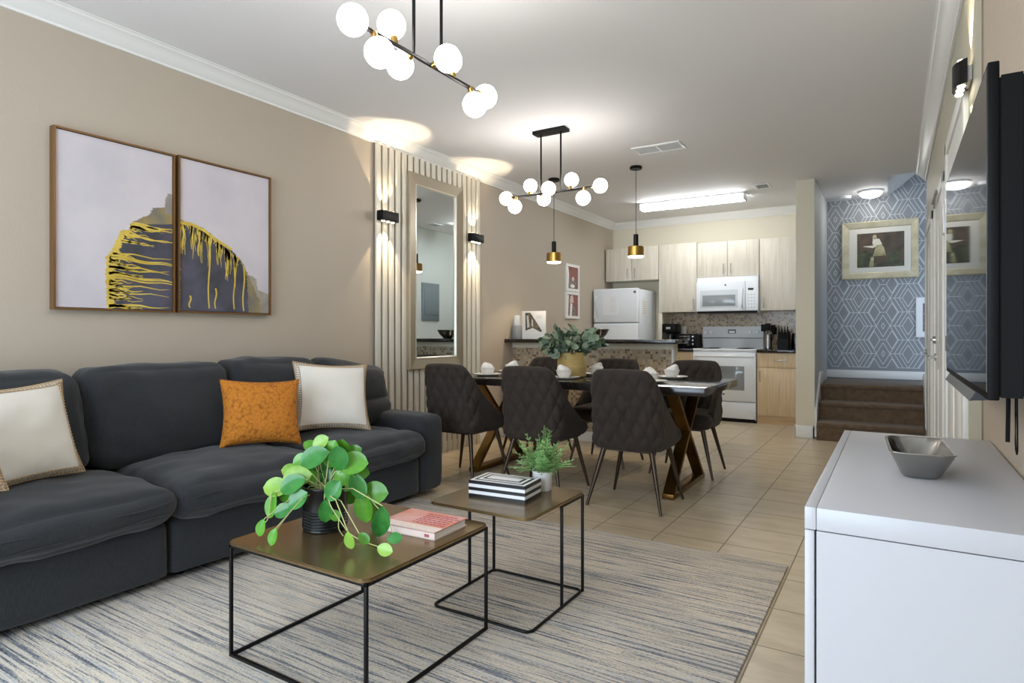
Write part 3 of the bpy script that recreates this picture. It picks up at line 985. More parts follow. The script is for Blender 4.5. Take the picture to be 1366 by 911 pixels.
mb.build('cover', ['book_pink', 'book_cream', 'book_ink'], t, 0)

# ---------------------------------------------------------------- plants
def leaf(mb, base, tip, normal, wd, curl=0.15, shape=0.75, cup=0.25, n=7):
    """rounded leaf from base to tip lying in the plane given by normal"""
    base, tip, normal = Vector(base), Vector(tip), Vector(normal)
    ax = tip - base; L = ax.length; ax.normalize()
    side = ax.cross(normal).normalized(); nr = side.cross(ax).normalized()
    def f(a, b_):
        s_ = b_ * 2 - 1
        wv = math.sin(PI * min(1, a) ** shape) ** 0.55 if 0 < a < 1 else 0.02
        wv *= wd / 2
        p = base + ax * (a * L) + side * (s_ * wv) + nr * (cup * wv * (s_ * s_) - curl * L * (a * a))
        return p
    mb.grid(f, n, 5)
def plane_pt(u, v, d):
    """world point d metres along the optical axis on the sight line of (u, v)"""
    a = (u - 683) / FPX; b_ = (HOR - v) / FPX
    s_, c_ = math.sin(YAW), math.cos(YAW)
    return Vector((d * (-s_ + c_ * a), d * (c_ + s_ * a), CAM_H + d * b_))
RIGHT = Vector((math.cos(YAW), math.sin(YAW), 0)); FWD = Vector((-math.sin(YAW), math.cos(YAW), 0)); UP = Vector((0, 0, 1))

PC = Vector((-1.752, 1.548, ZT))
pot_d = PC.dot(FWD)
t = thing('potted_plant', 'trailing leafy green plant in a ribbed black pot on the larger coffee table', 'plant', PC)
prof = [(0, 0.0), (0.072, 0.0), (0.077, 0.004)]
for k in range(6):
    z = 0.010 + k * 0.0105
    prof += [(0.0765, z), (0.0795, z + 0.004), (0.0795, z + 0.0065), (0.0765, z + 0.0105)]
prof += [(0.077, 0.08), (0.080, 0.150), (0.0815, 0.152), (0.0815, 0.157), (0.075, 0.157), (0.073, 0.13), (0, 0.13)]
MB().lathe(prof, PC, 40).build('pot', 'pot_black', t, 35)
MB().lathe([(0.073, 0.131), (0.04, 0.137), (0, 0.14)], PC, 24).build('soil', 'soil', t)
# (x, y in photo, size px, tip direction deg (0=right, 90=up), depth offset, tone)
LV = [(427, 590, 24, 35, 0.02, 1), (419, 610, 40, 200, -0.02, 2), (441, 606, 38, 75, 0.01, 0), (455, 601, 30, 80, 0.04, 0), (469, 618, 42, 5, 0.0, 0), (402, 614, 26, 200, 0.03, 0),
      (396, 636, 38, 190, -0.05, 1), (390, 646, 36, 200, -0.08, 2), (369, 650, 34, 175, -0.03, 1), (362, 674, 34, 255, -0.05, 0), (396, 667, 32, 40, -0.10, 2), (378, 681, 26, 195, -0.09, 2),
      (383, 662, 22, 150, -0.02, 0), (348, 704, 24, 250, -0.06, 0), (364, 716, 24, 250, -0.07, 0), (444, 655, 32, 55, -0.10, 2), (434, 682, 30, 275, -0.10, 2), (477, 648, 36, 300, -0.03, 2),
      (498, 657, 38, 0, 0.0, 0), (485, 676, 44, 275, -0.02, 0), (508, 696, 40, 265, -0.04, 2), (466, 721, 24, 280, -0.09, 1), (526, 718, 20, 10, -0.03, 2), (513, 733, 22, 350, -0.06, 1),
      (446, 687, 18, 320, -0.09, 0), (460, 640, 34, 320, -0.02, 0), (408, 628, 34, 160, 0.05, 0), (432, 622, 34, 110, 0.06, 2), (450, 628, 34, 60, 0.07, 0), (478, 632, 30, 10, 0.05, 0),
      (415, 596, 22, 140, 0.05, 0), (463, 660, 30, 330, 0.05, 0), (405, 655, 26, 190, 0.04, 2), (500, 680, 30, 280, 0.03, 0), (485, 718, 18, 320, -0.08, 0), (438, 640, 30, 90, 0.02, 2),
      (422, 640, 26, 140, 0.03, 0), (470, 604, 26, 30, 0.06, 0), (388, 628, 24, 170, 0.05, 1), (452, 612, 34, 95, -0.03, 2)]
rng = random.Random(4)
crown_pt = PC + Vector((0, 0, 0.14))
lm = MB(); sm_ = MB()
for (u, v, s_, ang, dd, tone) in LV:
    dmax = (CAM_H - ZT - 0.014) / ((v + s_ * 0.55 - HOR) / FPX) if v > HOR else 9
    dd = min(dd, dmax - pot_d)
    c_ = plane_pt(u, v, pot_d + dd)
    L = s_ / FPX * (pot_d + dd) * 1.04
    a = math.radians(ang)
    ax = RIGHT * math.cos(a) + UP * math.sin(a) - FWD * rng.uniform(0.0, 0.35)
    ax.normalize()
    nrm = -FWD * 1.0 + UP * rng.uniform(0.3, 0.9) + RIGHT * rng.uniform(-0.4, 0.4)
    b0 = c_ - ax * L / 2; b1 = c_ + ax * L / 2
    lm.m(tone); leaf(lm, b0, b1, nrm, L * (0.60 if 230 < ang < 310 else 0.76), 0.10, 1.15, 0.22, 11)
    if b0.z > PC.z + 0.05:
        mid = (b0 + crown_pt) / 2 + UP * (0.03 if b0.z < crown_pt.z + 0.02 else 0.0)
        sm_.tube([crown_pt + Vector((rng.uniform(-.03, .03), rng.uniform(-.03, .03), 0)), mid, b0], 0.0018, 5)
lm.build('foliage', ['leaf_mid', 'leaf_light', 'leaf_dark'], t, 80)
def trail(pts):
    P = [plane_pt(p[0], p[1], min(p[2], (CAM_H - ZT - 0.006) / ((p[1] - HOR) / FPX))) for p in pts]
    out = []
    for k in range(len(P) - 1):
        for q in range(5):
            f = q / 5
            p0 = P[max(0, k - 1)]; p1 = P[k]; p2 = P[k + 1]; p3 = P[min(len(P) - 1, k + 2)]
            out.append(0.5 * ((2 * p1) + (p2 - p0) * f + (2 * p0 - 5 * p1 + 4 * p2 - p3) * f * f + (3 * p1 - p0 - 3 * p2 + p3) * f ** 3))
    out.append(P[-1])
    sm_.tube(out, 0.0017, 6)
d0 = pot_d
trail([(436, 652, d0 - .06), (440, 672, d0 - .10), (452, 692, d0 - .115), (466, 711, d0 - .13), (485, 722, d0 - .14), (510, 731, d0 - .15)])
trail([(395, 655, d0 - .07), (388, 680, d0 - .09), (378, 695, d0 - .08), (370, 706, d0 - .07)])
trail([(362, 655, d0 - .05), (358, 690, d0 - .06), (352, 698, d0 - .06)])
trail([(452, 692, d0 - .115), (452, 705, d0 - .12), (458, 715, d0 - .12)])
trail([(480, 640, d0), (496, 668, d0 - .02), (515, 690, d0 - .04), (524, 712, d0 - .06)])
sm_.build('stems', 'stem_pale', t, 60)

# small fern in a white pot
FC = Vector((-1.285, 2.325, ZT2))
t = thing('potted_fern', 'small feathery green fern in a white pot beside the striped box', 'plant', FC)
MB().lathe([(0, 0), (0.036, 0), (0.039, 0.004), (0.042, 0.072), (0.044, 0.074), (0.044, 0.086), (0.040, 0.086), (0.038, 0.07), (0, 0.07)], FC, 32).build('pot', 'pot_white', t, 35)
MB().lathe([(0.038, 0.0705), (0, 0.074)], FC, 20).build('soil', 'soil', t)
mb = MB(); rng = random.Random(9)
for k in range(64):
    az = rng.uniform(0, 2 * PI); el = rng.uniform(0.45, 1.5); L = rng.uniform(0.10, 0.17) * (0.8 + 0.35 * math.sin(el))
    d = Vector((math.cos(az) * math.cos(el), math.sin(az) * math.cos(el), math.sin(el)))
    p0 = FC + Vector((0, 0, 0.072)) + Vector((d.x, d.y, 0)) * 0.02
    pts = [p0 + d * L * q / 8 + Vector((0, 0, -0.05 * (q / 8) ** 2 * math.cos(el))) for q in range(9)]
    mb.tube(pts, 0.0011, 4)
    side = d.cross(Vector((0, 0, 1)) if abs(d.z) < 0.95 else Vector((1, 0, 0))).normalized(); up = side.cross(d).normalized()
    for q in range(2, 9):
        f = q / 8
        w_ = 0.026 * math.sin(PI * (0.2 + 0.75 * f)) + 0.004
        for sg in (-1, 1):
            tip = pts[q] + side * sg * w_ + d * 0.012 + up * rng.uniform(-0.006, 0.006)
            leaf(mb, pts[q], tip, up, 0.008, 0.05, 0.9, 0.1, 4)
mb.build('foliage', 'fern_green', t, 60)

# ---------------------------------------------------------------- dining table
TX0, TX1, TY0, TY1, TZ = -3.16, -1.025, 3.98, 4.93, 0.76
t = thing('dining_table', 'long dark dining table with crossed gold metal legs', 'table', (-2.09, 4.45, 0))
mb = MB(); mb.box(TX0, TX1, TY0, TY1, TZ - 0.055, TZ, b=0.004)
mb.build('table_top', 'table_dark', t, 30)
def xleg(xc):
    mb = MB(); hw = 0.04
    ya, yb = 4.06, 4.85
    def flat(y0, z0, y1, z1, th=0.028):
        d = Vector((0, y1 - y0, z1 - z0)); n_ = Vector((0, -d.z, d.y)).normalized() * th / 2
        pts = [(y0 + n_.y, z0 + n_.z), (y1 + n_.y, z1 + n_.z), (y1 - n_.y, z1 - n_.z), (y0 - n_.y, z0 - n_.z)]
        mb.prism(pts, xc - hw, xc + hw, 'x', 0.002)
    flat(ya + 0.03, 0.03, yb - 0.10, TZ - 0.06)
    flat(yb - 0.03, 0.03, ya + 0.10, TZ - 0.06)
    mb.box(xc - hw, xc + hw, ya, yb, 0.0, 0.035, b=0.002)
    mb.box(xc - hw, xc + hw, ya + 0.06, yb - 0.06, TZ - 0.068, TZ - 0.055, b=0.002)
    mb.build('cross_leg', 'gold_leg', t, 30)
xleg(-1.29); xleg(-2.88)

# ---------------------------------------------------------------- dining chairs
def make_chair(label):
    t = thing('dining_chair', label, 'chair', (0, 0, 0), 0, 'tufted dining chairs')
    W, YBK, YF_, R = 0.235, -0.235, 0.14, 0.10
    path = []
    # half path from back centre to front end, as (x, y, nx, ny)
    L1 = W - R; L2 = R * PI / 2; L3 = (YF_ - (YBK + R))
    LT = L1 + L2 + L3
    def plan(l):
        s_ = 1 if l >= 0 else -1; l = abs(l)
        if l < L1: return s_ * l, YBK, 0.0, -1.0
        if l < L1 + L2:
            a = (l - L1) / R
            return s_ * (L1 + R * math.sin(a)), YBK + R - R * math.cos(a), s_ * math.sin(a), -math.cos(a)
        return s_ * W, YBK + R + (l - L1 - L2), s_ * 1.0, 0.0
    ZB, ZT_ = 0.375, 0.862
    def top(l):
        l = abs(l)
        if l < 0.16: return ZT_ - 0.006 * (l / 0.16) ** 2
        if l < 0.23: return ZT_ - 0.006 - 0.040 * ((l - 0.16) / 0.07) ** 2
        f = (l - 0.23) / (LT - 0.23)
        return (ZT_ - 0.046) + (0.475 - (ZT_ - 0.046)) * (f + 0.10 * math.sin(PI * f))
    TH = 0.05
    NU, N1, N2 = 161, 52, 7
    def pt(l, t_, off):
        x, y, nx, ny = plan(l)
        z = ZB + t_ * (top(l) - ZB)
        q = (z - 0.42) / 0.44
        x += nx * off; y += ny * off
        x *= 1 + 0.01 - 0.045 * max(0, q)
        y -= 0.055 * max(0, q) ** 1.3 * (1 if y < 0 else 0.3)
        if z < 0.44:
            k = (0.44 - z) / 0.065
            x *= 1 - 0.07 * k * k; y *= 1 - 0.07 * k * k
        return Vector((x, y, z))
    def tuft(l, z):
        p, q = l / 0.047, (z - 0.40) / 0.085
        e = abs(math.sin(PI * (p + q) / 2)) * abs(math.sin(PI * (p - q) / 2))
        return 0.022 * (e ** 0.5)
    prof = [(k / (N1 - 1), 0.0) for k in range(N1)] + [(1.0, None, k / (N2 + 1)) for k in range(1, N2 + 1)] + [(1 - k / (N1 - 1), -TH) for k in range(N1)]
    mb = MB(True)
    def f(a, b_):
        l = -LT + 2 * LT * a
        i = min(len(prof) - 1, int(round(b_ * len(prof) - 1e-6)) if False else int(round(b_ * len(prof))))
        pr = prof[i % len(prof)]
        if pr[1] is None:
            th = PI * pr[2]
            off = -TH / 2 + TH / 2 * math.cos(th)
            p = pt(l, 1.0, off)
            p.z += TH / 2 * math.sin(th)
            return p
        p = pt(l, pr[0], pr[1])
        if pr[1] == 0.0:
            fade = min(1, pr[0] / 0.12) * min(1, (1 - pr[0]) / 0.08) * max(0, min(1, (0.34 - abs(l)) / 0.08))
            x, y, nx, ny = plan(l)
            d = (tuft(l, p.z) - 0.013) * fade
            p += Vector((nx * d, ny * d, 0))
        else:
            fade = min(1, (1 - pr[0]) / 0.1) * max(0, min(1, (0.30 - abs(l)) / 0.08)) * min(1, pr[0] / 0.3)
            x, y, nx, ny = plan(l)
            d = (tuft(l, p.z) - 0.013) * fade
            p -= Vector((nx * d, ny * d, 0))
        return p
    V = mb.grid(f, NU, len(prof), False, True)
    for e in (0, NU - 1):
        mb.bm.faces.new([V[e][j] for j in range(len(prof))])
    back = mb.build('backrest', 'chair_fabric', t, 70)
    bt = MB(True)
    for rz in range(1, 5):
        for cx in range(-4, 5):
            if (rz + cx) % 2: continue
            l = cx * 0.047; z = 0.40 + 0.085 * rz
            if abs(l) > 0.20: continue
            p = pt(l, (z - ZB) / (top(l) - ZB), -0.011)
            bt.sphere(p, 0.008, 10, 6)
    bt.build('tuft_button', 'chair_fabric', back, 60)
    mb = MB(True)
    soft_box(mb, -0.235, 0.235, -0.22, 0.265, 0.375, 0.485, 0.05, (0.0, 0.0, 0.02), 0.003, 14, 2.0)
    mb.build('seat', 'chair_fabric', t, 70)
    mb = MB(True); mb.box(-0.16, 0.16, -0.16, 0.18, 0.355, 0.385)
    mb.build('seat_frame', 'dark_leg', t, 0)
    for sx in (-1, 1):
        for y0, y1 in ((-0.15, -0.235), (0.17, 0.225)):
            mb = MB(True)
            mb.cyl((sx * 0.155, y0, 0.385), (sx * 0.245, y1, 0.0), 0.0185, 0.009, n=16)
            mb.build('leg', 'dark_leg', t, 50)
    return t
ch = make_chair('brown tufted dining chair backed to the white-potted fern, middle of the near side')
ch.location = (-2.14, 3.90, 0)
dup(ch, (-1.45, 3.895, 0), 0.0, 'brown tufted dining chair on the near side, at the end toward the stairs')
dup(ch, (-2.83, 3.90, 0), -0.04, 'brown tufted dining chair on the near side, just past the sofa armrest')
dup(ch, (-1.42, 4.98, 0), PI + 0.03, 'brown dining chair on the far side, in front of the white range')
dup(ch, (-2.13, 5.00, 0), PI, 'brown dining chair on the far side, middle of its row before the mosaic bar')
dup(ch, (-2.82, 5.00, 0), PI, 'brown dining chair on the far side, at the end by the beige wall')

# ---------------------------------------------------------------- place settings
def plate(label, x, y):
    o = MB(True).lathe([(0, 0.004), (0.07, 0.004), (0.078, 0.0), (0.085, 0.003), (0.118, 0.014), (0.122, 0.018), (0.119, 0.019), (0.085, 0.009), (0.07, 0.008), (0, 0.008)], (0, 0, 0), 40).build('dinner_plate', 'porcelain')
    o.location = (x, y, TZ)
    return tag(o, label, 'plate', 'white plates on the dining table')
def bowl(label, x, y):
    o = MB(True).lathe([(0, 0.004), (0.03, 0.004), (0.032, 0), (0.036, 0), (0.038, 0.006), (0.054, 0.03), (0.061, 0.058), (0.0625, 0.060), (0.0605, 0.061), (0.057, 0.057), (0.05, 0.03), (0.034, 0.010), (0, 0.009)], (0, 0, 0), 36).build('bowl', 'porcelain')
    o.location = (x, y, TZ + 0.0085)
    return tag(o, label, 'bowl', 'white bowls on the dining table')
def napkin(label, x, y, seed, rz):
    mb = MB(True)
    def f(a, b_):
        th = 2 * PI * a
        hh = 0.078 + 0.024 * math.cos(th) + 0.005 * math.sin(3 * th + seed)
        r = (0.028 + 0.023 * min(1, b_ / 0.45)) * max(0.02, 1 - max(0, (b_ - 0.4) / 0.6) ** 3.2) ** 0.5
        r *= 1 + 0.10 * math.cos(5 * th + seed * 2) * b_ * (1 - b_) * 2
        r = max(0.002, r)
        hh = 0.078 + (hh - 0.078) * min(1, r / 0.045)
        return (r * math.cos(th), r * math.sin(th), 0.012 + b_ * hh)
    V = mb.grid(f, 40, 14, True, False)
    mb.bm.faces.new([V[k][13] for k in range(40)]); mb.bm.faces.new([V[k][0] for k in range(40)][::-1])
    for k in range(2):   # turned-back fold
        th0 = -0.5 + k * 0.9
        mb.grid(lambda a, b_: ((0.050 - 0.010 * b_ + 0.003 * k) * math.cos(th0 + (a - .5) * 1.4), (0.050 - 0.010 * b_ + 0.003 * k) * math.sin(th0 + (a - .5) * 1.4), 0.058 + b_ * (0.040 * (1 - (2 * a - 1) ** 2))), 9, 6)
    o = mb.build('napkin', 'napkin', None, 70)
    o.location = (x, y, TZ + 0.0095); o.rotation_euler = (0, 0, rz)
    return tag(o, label, 'napkin', 'folded white napkins')
for i, (x, y, wh) in enumerate(((-2.86, 4.24, 'the near setting at the end by the sofa'), (-2.155, 4.24, 'the near setting before the gold vase'), (-1.475, 4.24, 'the near setting at the end toward the stairs'),
                                (-2.92, 4.72, 'the far setting by the beige wall'), (-2.12, 4.76, 'the far setting half behind the gold vase'), (-1.475, 4.74, 'the far setting in front of the white range'))):
    plate('round white plate at ' + wh, x, y)
    bowl('white bowl on the plate at ' + wh, x, y)
    napkin('folded white napkin in the bowl at ' + wh, x, y, i * 1.3, (2.6, 2.9, 2.2, 0.4, 0.2, 0.6)[i])

# vase of eucalyptus
VC = Vector((-2.20, 4.47, TZ))
t = thing('vase', 'ribbed gold vase of grey-green eucalyptus at the middle of the dining table', 'vase', VC)
prof = [(0, 0.0), (0.095, 0.0), (0.104, 0.006)]
for k in range(15):
    z = 0.010 + k * 0.0122
    r = 0.104 + 0.012 * math.sin(PI * min(1, (z + 0.02) / 0.2))
    prof += [(r, z), (r + 0.0035, z + 0.004), (r + 0.0035, z + 0.0065), (r, z + 0.0105)]
prof += [(0.105, 0.196), (0.100, 0.198), (0.096, 0.19), (0.09, 0.14), (0, 0.14)]
MB().lathe(prof, VC, 48).build('pot', 'vase_gold', t, 35)
lm = MB(); sm_ = MB(); rng = random.Random(21)
for k in range(36):
    az = rng.uniform(0, 2 * PI); el = rng.uniform(0.3, 1.45); L = rng.uniform(0.17, 0.25) + 0.09 * max(0, el - 0.7)
    d = Vector((math.cos(az) * math.cos(el), math.sin(az) * math.cos(el), math.sin(el) * 0.85))
    p0 = VC + Vector((math.cos(az) * 0.05, math.sin(az) * 0.05, 0.14))
    pts = [p0 + d * L * q / 6 + Vector((0, 0, 0.03 * math.sin(q / 6 * PI))) for q in range(7)]
    sm_.tube(pts, 0.0022, 5)
    for q in range(2, 7):
        for sg in (-1, 1):
            s_ = rng.uniform(0.04, 0.075)
            dirv = (Vector((rng.uniform(-1, 1), rng.uniform(-1, 1), rng.uniform(-0.4, 0.8))) + d * 0.5).normalized()
            nr = Vector((rng.uniform(-1, 1), rng.uniform(-1.2, 0.2), rng.uniform(0.1, 1)))
            lm.m(0 if rng.random() < 0.55 else 1)
            leaf(lm, pts[q], pts[q] + dirv * s_, nr, s_ * 0.85, 0.1, 0.85, 0.15, 6)
for (du, dv, s_) in ((0.20, 0.20, 0.10), (-0.20, 0.10, 0.09), (-0.01, 0.03, 0.07), (-0.17, 0.06, 0.08), (0.12, 0.12, 0.08)):
    c_ = VC + RIGHT * du * 0.6 - FWD * 0.10 + UP * (0.16 + dv * 0.6)
    lm.m(0); leaf(lm, c_, c_ + (RIGHT * (1 if du > 0 else -1) + UP * (0.7 if dv > 0.1 else -0.5)).normalized() * s_, -FWD + UP * 0.3, s_ * 0.75, 0.1, 0.85, 0.12, 8)
lm.build('foliage', ['eucalyptus', 'eucalyptus_dark'], t, 80)
sm_.build('stems', 'eucalyptus_dark', t, 60)

# ---------------------------------------------------------------- bar between dining room and kitchen
BX1, BY0, BY1 = -1.80, 5.845, 5.975
bm_ = MB()
bm_.m(0).box(XL, BX1, BY0, BY1, 0, 1.01)
bm_.m(1).box(XL, BX1 - 0.012, BY0 - 0.008, BY0, 0.10, 0.955)
bm_.m(0).box(XL, BX1 + 0.004, BY0 - 0.016, BY0, 0.955, 1.012)
bm_.m(2).box(BX1 - 0.016, BX1 + 0.004, BY0 - 0.012, BY0 + 0.01, 0.0, 0.957)
bm_.m(2).box(XL, BX1 + 0.004, BY0 - 0.018, BY0, 0.0, 0.10)
struct(bm_.build('wall_bar', ['cream_wall', 'mosaic_tile', 'white_trim'], smooth=0))
mb = MB(); mb.box(XL, -1.725, 5.66, 6.08, 1.012, 1.05, b=0.004)
tag(mb.build('bar_counter', 'granite', smooth=30), 'black stone counter on the mosaic-faced half wall', 'countertop')
# things on the bar
t = thing('table_sign', 'white card printed with a brown triangle, propped on the black bar counter', 'sign', (-3.31, 5.82, 1.05))
mb = MB(); mb.box(-3.465, -3.175, 5.81, 5.825, 1.05, 1.352, b=0.002); mb.build('card', 'paper_white', t, 30)
mb = MB()
y = 5.8092
mb.m(0).face([(-3.425, y, 1.335), (-3.36, y, 1.335), (-3.215, y, 1.135), (-3.235, y, 1.125), (-3.33, y, 1.17), (-3.42, y, 1.14)])
mb.m(1).face([(-3.405, y - .0004, 1.30), (-3.385, y - .0004, 1.31), (-3.37, y - .0004, 1.18), (-3.40, y - .0004, 1.17)])
mb.m(1).face([(-3.345, y - .0004, 1.27), (-3.328, y - .0004, 1.25), (-3.325, y - .0004, 1.18), (-3.345, y - .0004, 1.19)])
mb.m(1)
for k in range(5):
    mb.face([(-3.28, y, 1.30 - k * .012), (-3.215, y, 1.30 - k * .012), (-3.215, y, 1.296 - k * .012), (-3.28, y, 1.296 - k * .012)]) if k < 3 else None
for k in range(2):
    mb.face([(-3.41, y, 1.095 - k * .015), (-3.22, y, 1.095 - k * .015), (-3.22, y, 1.092 - k * .015), (-3.41, y, 1.092 - k * .015)])
mb.build('print', ['card_brown', 'mat_board'], t, 0)
mb = MB(); mb.prism([(5.825, 1.05), (5.90, 1.05), (5.825, 1.20)], -3.34, -3.30, 'x'); mb.build('stand', 'paper_white', t, 0)
t = thing('dispenser', 'grey rounded holder with a slim white block on top beside the propped card', 'dispenser', (-3.535, 5.83, 1.05))
MB().lathe([(0, 0), (0.058, 0), (0.06, 0.004), (0.06, 0.13), (0.05, 0.148), (0, 0.15)], (-3.535, 5.83, 1.05), 28).build('body', 'grey_plastic', t)
MB().box(-3.56, -3.515, 5.80, 5.85, 1.199, 1.31, b=0.006).build('refill', 'white_gloss', t, 30)
BC = Vector((-2.60, 5.86, 1.05))
t = thing('fruit_bowl', 'dark footed bowl on the bar behind the eucalyptus, seen in the mirror', 'bowl', BC)
MB().lathe([(0, 0), (0.05, 0), (0.052, 0.008), (0.065, 0.018), (0.098, 0.05), (0.125, 0.10), (0.128, 0.103), (0.122, 0.103), (0.093, 0.056), (0.055, 0.026), (0, 0.024)], BC, 40).build('basin', 'steel', t)

# ---------------------------------------------------------------- kitchen
def handle(mb, x, y, z0, z1, vert=True):
    if vert:
        mb.tube([(x, y, z0), (x, y - 0.028, z0 + 0.004), (x, y - 0.028, z1 - 0.004), (x, y, z1)], 0.0055, 8)
    else:
        mb.tube([(z0, y, x), (z0 + 0.004, y - 0.028, x), (z1 - 0.004, y - 0.028, x), (z1, y, x)], 0.0055, 8)
def wall_cab(label, x0, x1, y, z0, z1, doors, hx):
    t = thing('upper_cabinet', label, 'cabinet', ((x0 + x1) / 2, (y + YB) / 2, z0), 0, 'pale wood wall cabinets')
    MB().box(x0, x1, y + 0.02, YB - 0.002, z0, z1).build('body', 'cabinet_wood', t, 0)
    n = doors; w_ = (x1 - x0) / n
    for k in range(n):
        a, b_ = x0 + k * w_ + 0.002, x0 + (k + 1) * w_ - 0.002
        d = MB().box(a, b_, y, y + 0.019, z0 + 0.002, z1 - 0.002, b=0.0015).build('door', 'cabinet_wood', t, 30)
        mb = MB(); handle(mb, hx[k], y, z0 + 0.04, z0 + 0.17); mb.build('handle', 'chrome', d, 60)
    return t
CY = 8.37
wall_cab('two-door pale wood cabinet above the refrigerator', -3.575, -2.79, CY, 1.862, 2.33, 2, (-3.235, -3.13))
wall_cab('tall single-door pale wood cabinet between refrigerator and microwave', -2.785, -2.262, CY, 1.402, 2.336, 1, (-2.30,))
wall_cab('two-door pale wood cabinet directly above the microwave', -2.257, -1.473, CY, 1.856, 2.32, 2, (-1.91, -1.82))
wall_cab('tall single-door pale wood cabinet against the cream partition', -1.468, -0.908, CY, 1.402, 2.315, 1, (-1.42,))

# backsplash as part of the back wall's finish
struct(MB().box(-2.74, -0.906, YB - 0.010, YB, 0.91, 1.402).build('wall_backsplash', 'mosaic_tile', smooth=0))
struct(MB().box(-2.79, -2.743, 8.38, YB, 0.0, 1.402).build('trim_end_panel', 'cream_wall', smooth=0))
tag(MB().box(-2.565, -2.495, YB - 0.016, YB - 0.009, 1.10, 1.21, b=0.003).build('socket_plate', 'paper_white', smooth=30), 'white socket plate on the mosaic backsplash above the toaster', 'outlet')

# refrigerator
t = thing('refrigerator', 'white top-freezer refrigerator behind the bar counter', 'refrigerator', (-3.25, 8.3, 0))
fx0_, fx1_, fy, fz = -3.575, -2.925, 7.93, 1.725
MB().box(fx0_ + 0.004, fx1_ - 0.004, fy + 0.075, 8.66, 0.02, fz - 0.012, b=0.006).build('body', 'appliance_white', t, 30)
d1 = MB().box(fx0_, fx1_, fy, fy + 0.07, 1.262, fz, b=0.016, seg=3).build('freezer_door', 'appliance_white', t, 30)
d2 = MB().box(fx0_, fx1_, fy, fy + 0.07, 0.08, 1.250, b=0.016, seg=3).build('fridge_door', 'appliance_white', t, 30)
MB().box(fx0_ + 0.02, fx1_ - 0.02, fy + 0.03, fy + 0.12, 0.0, 0.08).build('kick_plate', 'grey_plastic', t, 0)
for d, z0, z1 in ((d1, 1.29, 1.62), (d2, 0.78, 1.22)):
    MB().tube([(fx0_ + 0.04, fy + 0.002, z0), (fx0_ + 0.04, fy - 0.03, z0 + 0.02), (fx0_ + 0.04, fy - 0.03, z1 - 0.02), (fx0_ + 0.04, fy + 0.002, z1)], 0.010, 8).build('handle', 'appliance_white', d, 60)
MB().box(-2.985, -2.955, fy - 0.002, fy + 0.002, 1.655, 1.685).build('badge', 'logo_grey', d1, 0)
mb = MB()
mb.m(0).box(-3.43, -3.20, fy - 0.0025, fy - 0.0003, 1.36, 1.64)
mb.m(1)
for k in range(9):
    mb.box(-3.33 + 0.004 * (k % 3), -3.235, fy - 0.0032, fy - 0.002, 1.60 - k * 0.024, 1.604 - k * 0.024)
tag(mb.build('notice_sheet', ['white_gloss', 'appliance_grey'], smooth=0), 'white printed sheet stuck on the freezer door', 'notice')
mb = MB()
mb.m(0).box(fx1_ - 0.0037, fx1_ - 0.001, 8.12, 8.30, 1.35, 1.58)
mb.m(1)
for k in range(6): mb.box(fx1_ - 0.002, fx1_ - 0.0004, 8.15, 8.26, 1.54 - k * 0.03, 1.545 - k * 0.03)
tag(mb.build('notice_sheet', ['paper_white', 'grey_plastic'], smooth=0), 'pale printed sheet on the side of the refrigerator', 'notice')

# microwave
t = thing('microwave', 'white over-the-range microwave between the pale cabinets', 'microwave', (-1.85, 8.5, 1.378))
mx0, mx1, my, mz0, mz1 = -2.25, -1.474, 8.30, 1.378, 1.79
MB().box(mx0, mx1, my + 0.03, YB - 0.012, mz0, mz1 + 0.06, b=0.004).build('body', 'appliance_white', t, 30)
d = MB().box(mx0, -1.63, my, my + 0.029, mz0 + 0.025, mz1, b=0.008).build('door', 'appliance_white', t, 30)
MB().box(-2.17, -1.75, my - 0.002, my + 0.004, mz0 + 0.09, mz0 + 0.235, b=0.002).build('window', 'glass_grey', d, 30)
MB().box(-2.20, -1.72, my - 0.0012, my + 0.003, mz0 + 0.068, mz0 + 0.30, b=0.001).build('window_surround', 'appliance_grey', d, 30)
MB().tube([(-1.665, my, mz0 + 0.06), (-1.665, my - 0.035, mz0 + 0.09), (-1.665, my - 0.035, mz1 - 0.13), (-1.665, my, mz1 - 0.10)], 0.010, 8).build('handle', 'appliance_white', d, 60)
c_ = MB().box(-1.627, mx1, my, my + 0.029, mz0 + 0.025, mz1, b=0.006).build('control_panel', 'appliance_white', t, 30)
MB().box(-1.595, -1.53, my - 0.002, my + 0.003, mz1 - 0.125, mz1 - 0.10).build('display', 'black_gloss', c_, 0)
mb = MB()
for a in range(3):
    for b_ in range(5): mb.box(-1.60 + a * 0.035, -1.578 + a * 0.035, my - 0.0015, my + 0.002, mz0 + 0.06 + b_ * 0.04, mz0 + 0.078 + b_ * 0.04)
mb.build('key_pad', 'appliance_grey', c_, 0)
MB().cyl((-1.875, my - 0.0015, mz1 - 0.05), (-1.875, my + 0.002, mz1 - 0.05), 0.012).build('badge', 'logo_grey', d)
MB().box(mx0 + 0.01, mx1 - 0.01, my + 0.005, my + 0.1, mz0 - 0.004, mz0 + 0.024).build('vent_grille', 'black_plastic', t, 0)

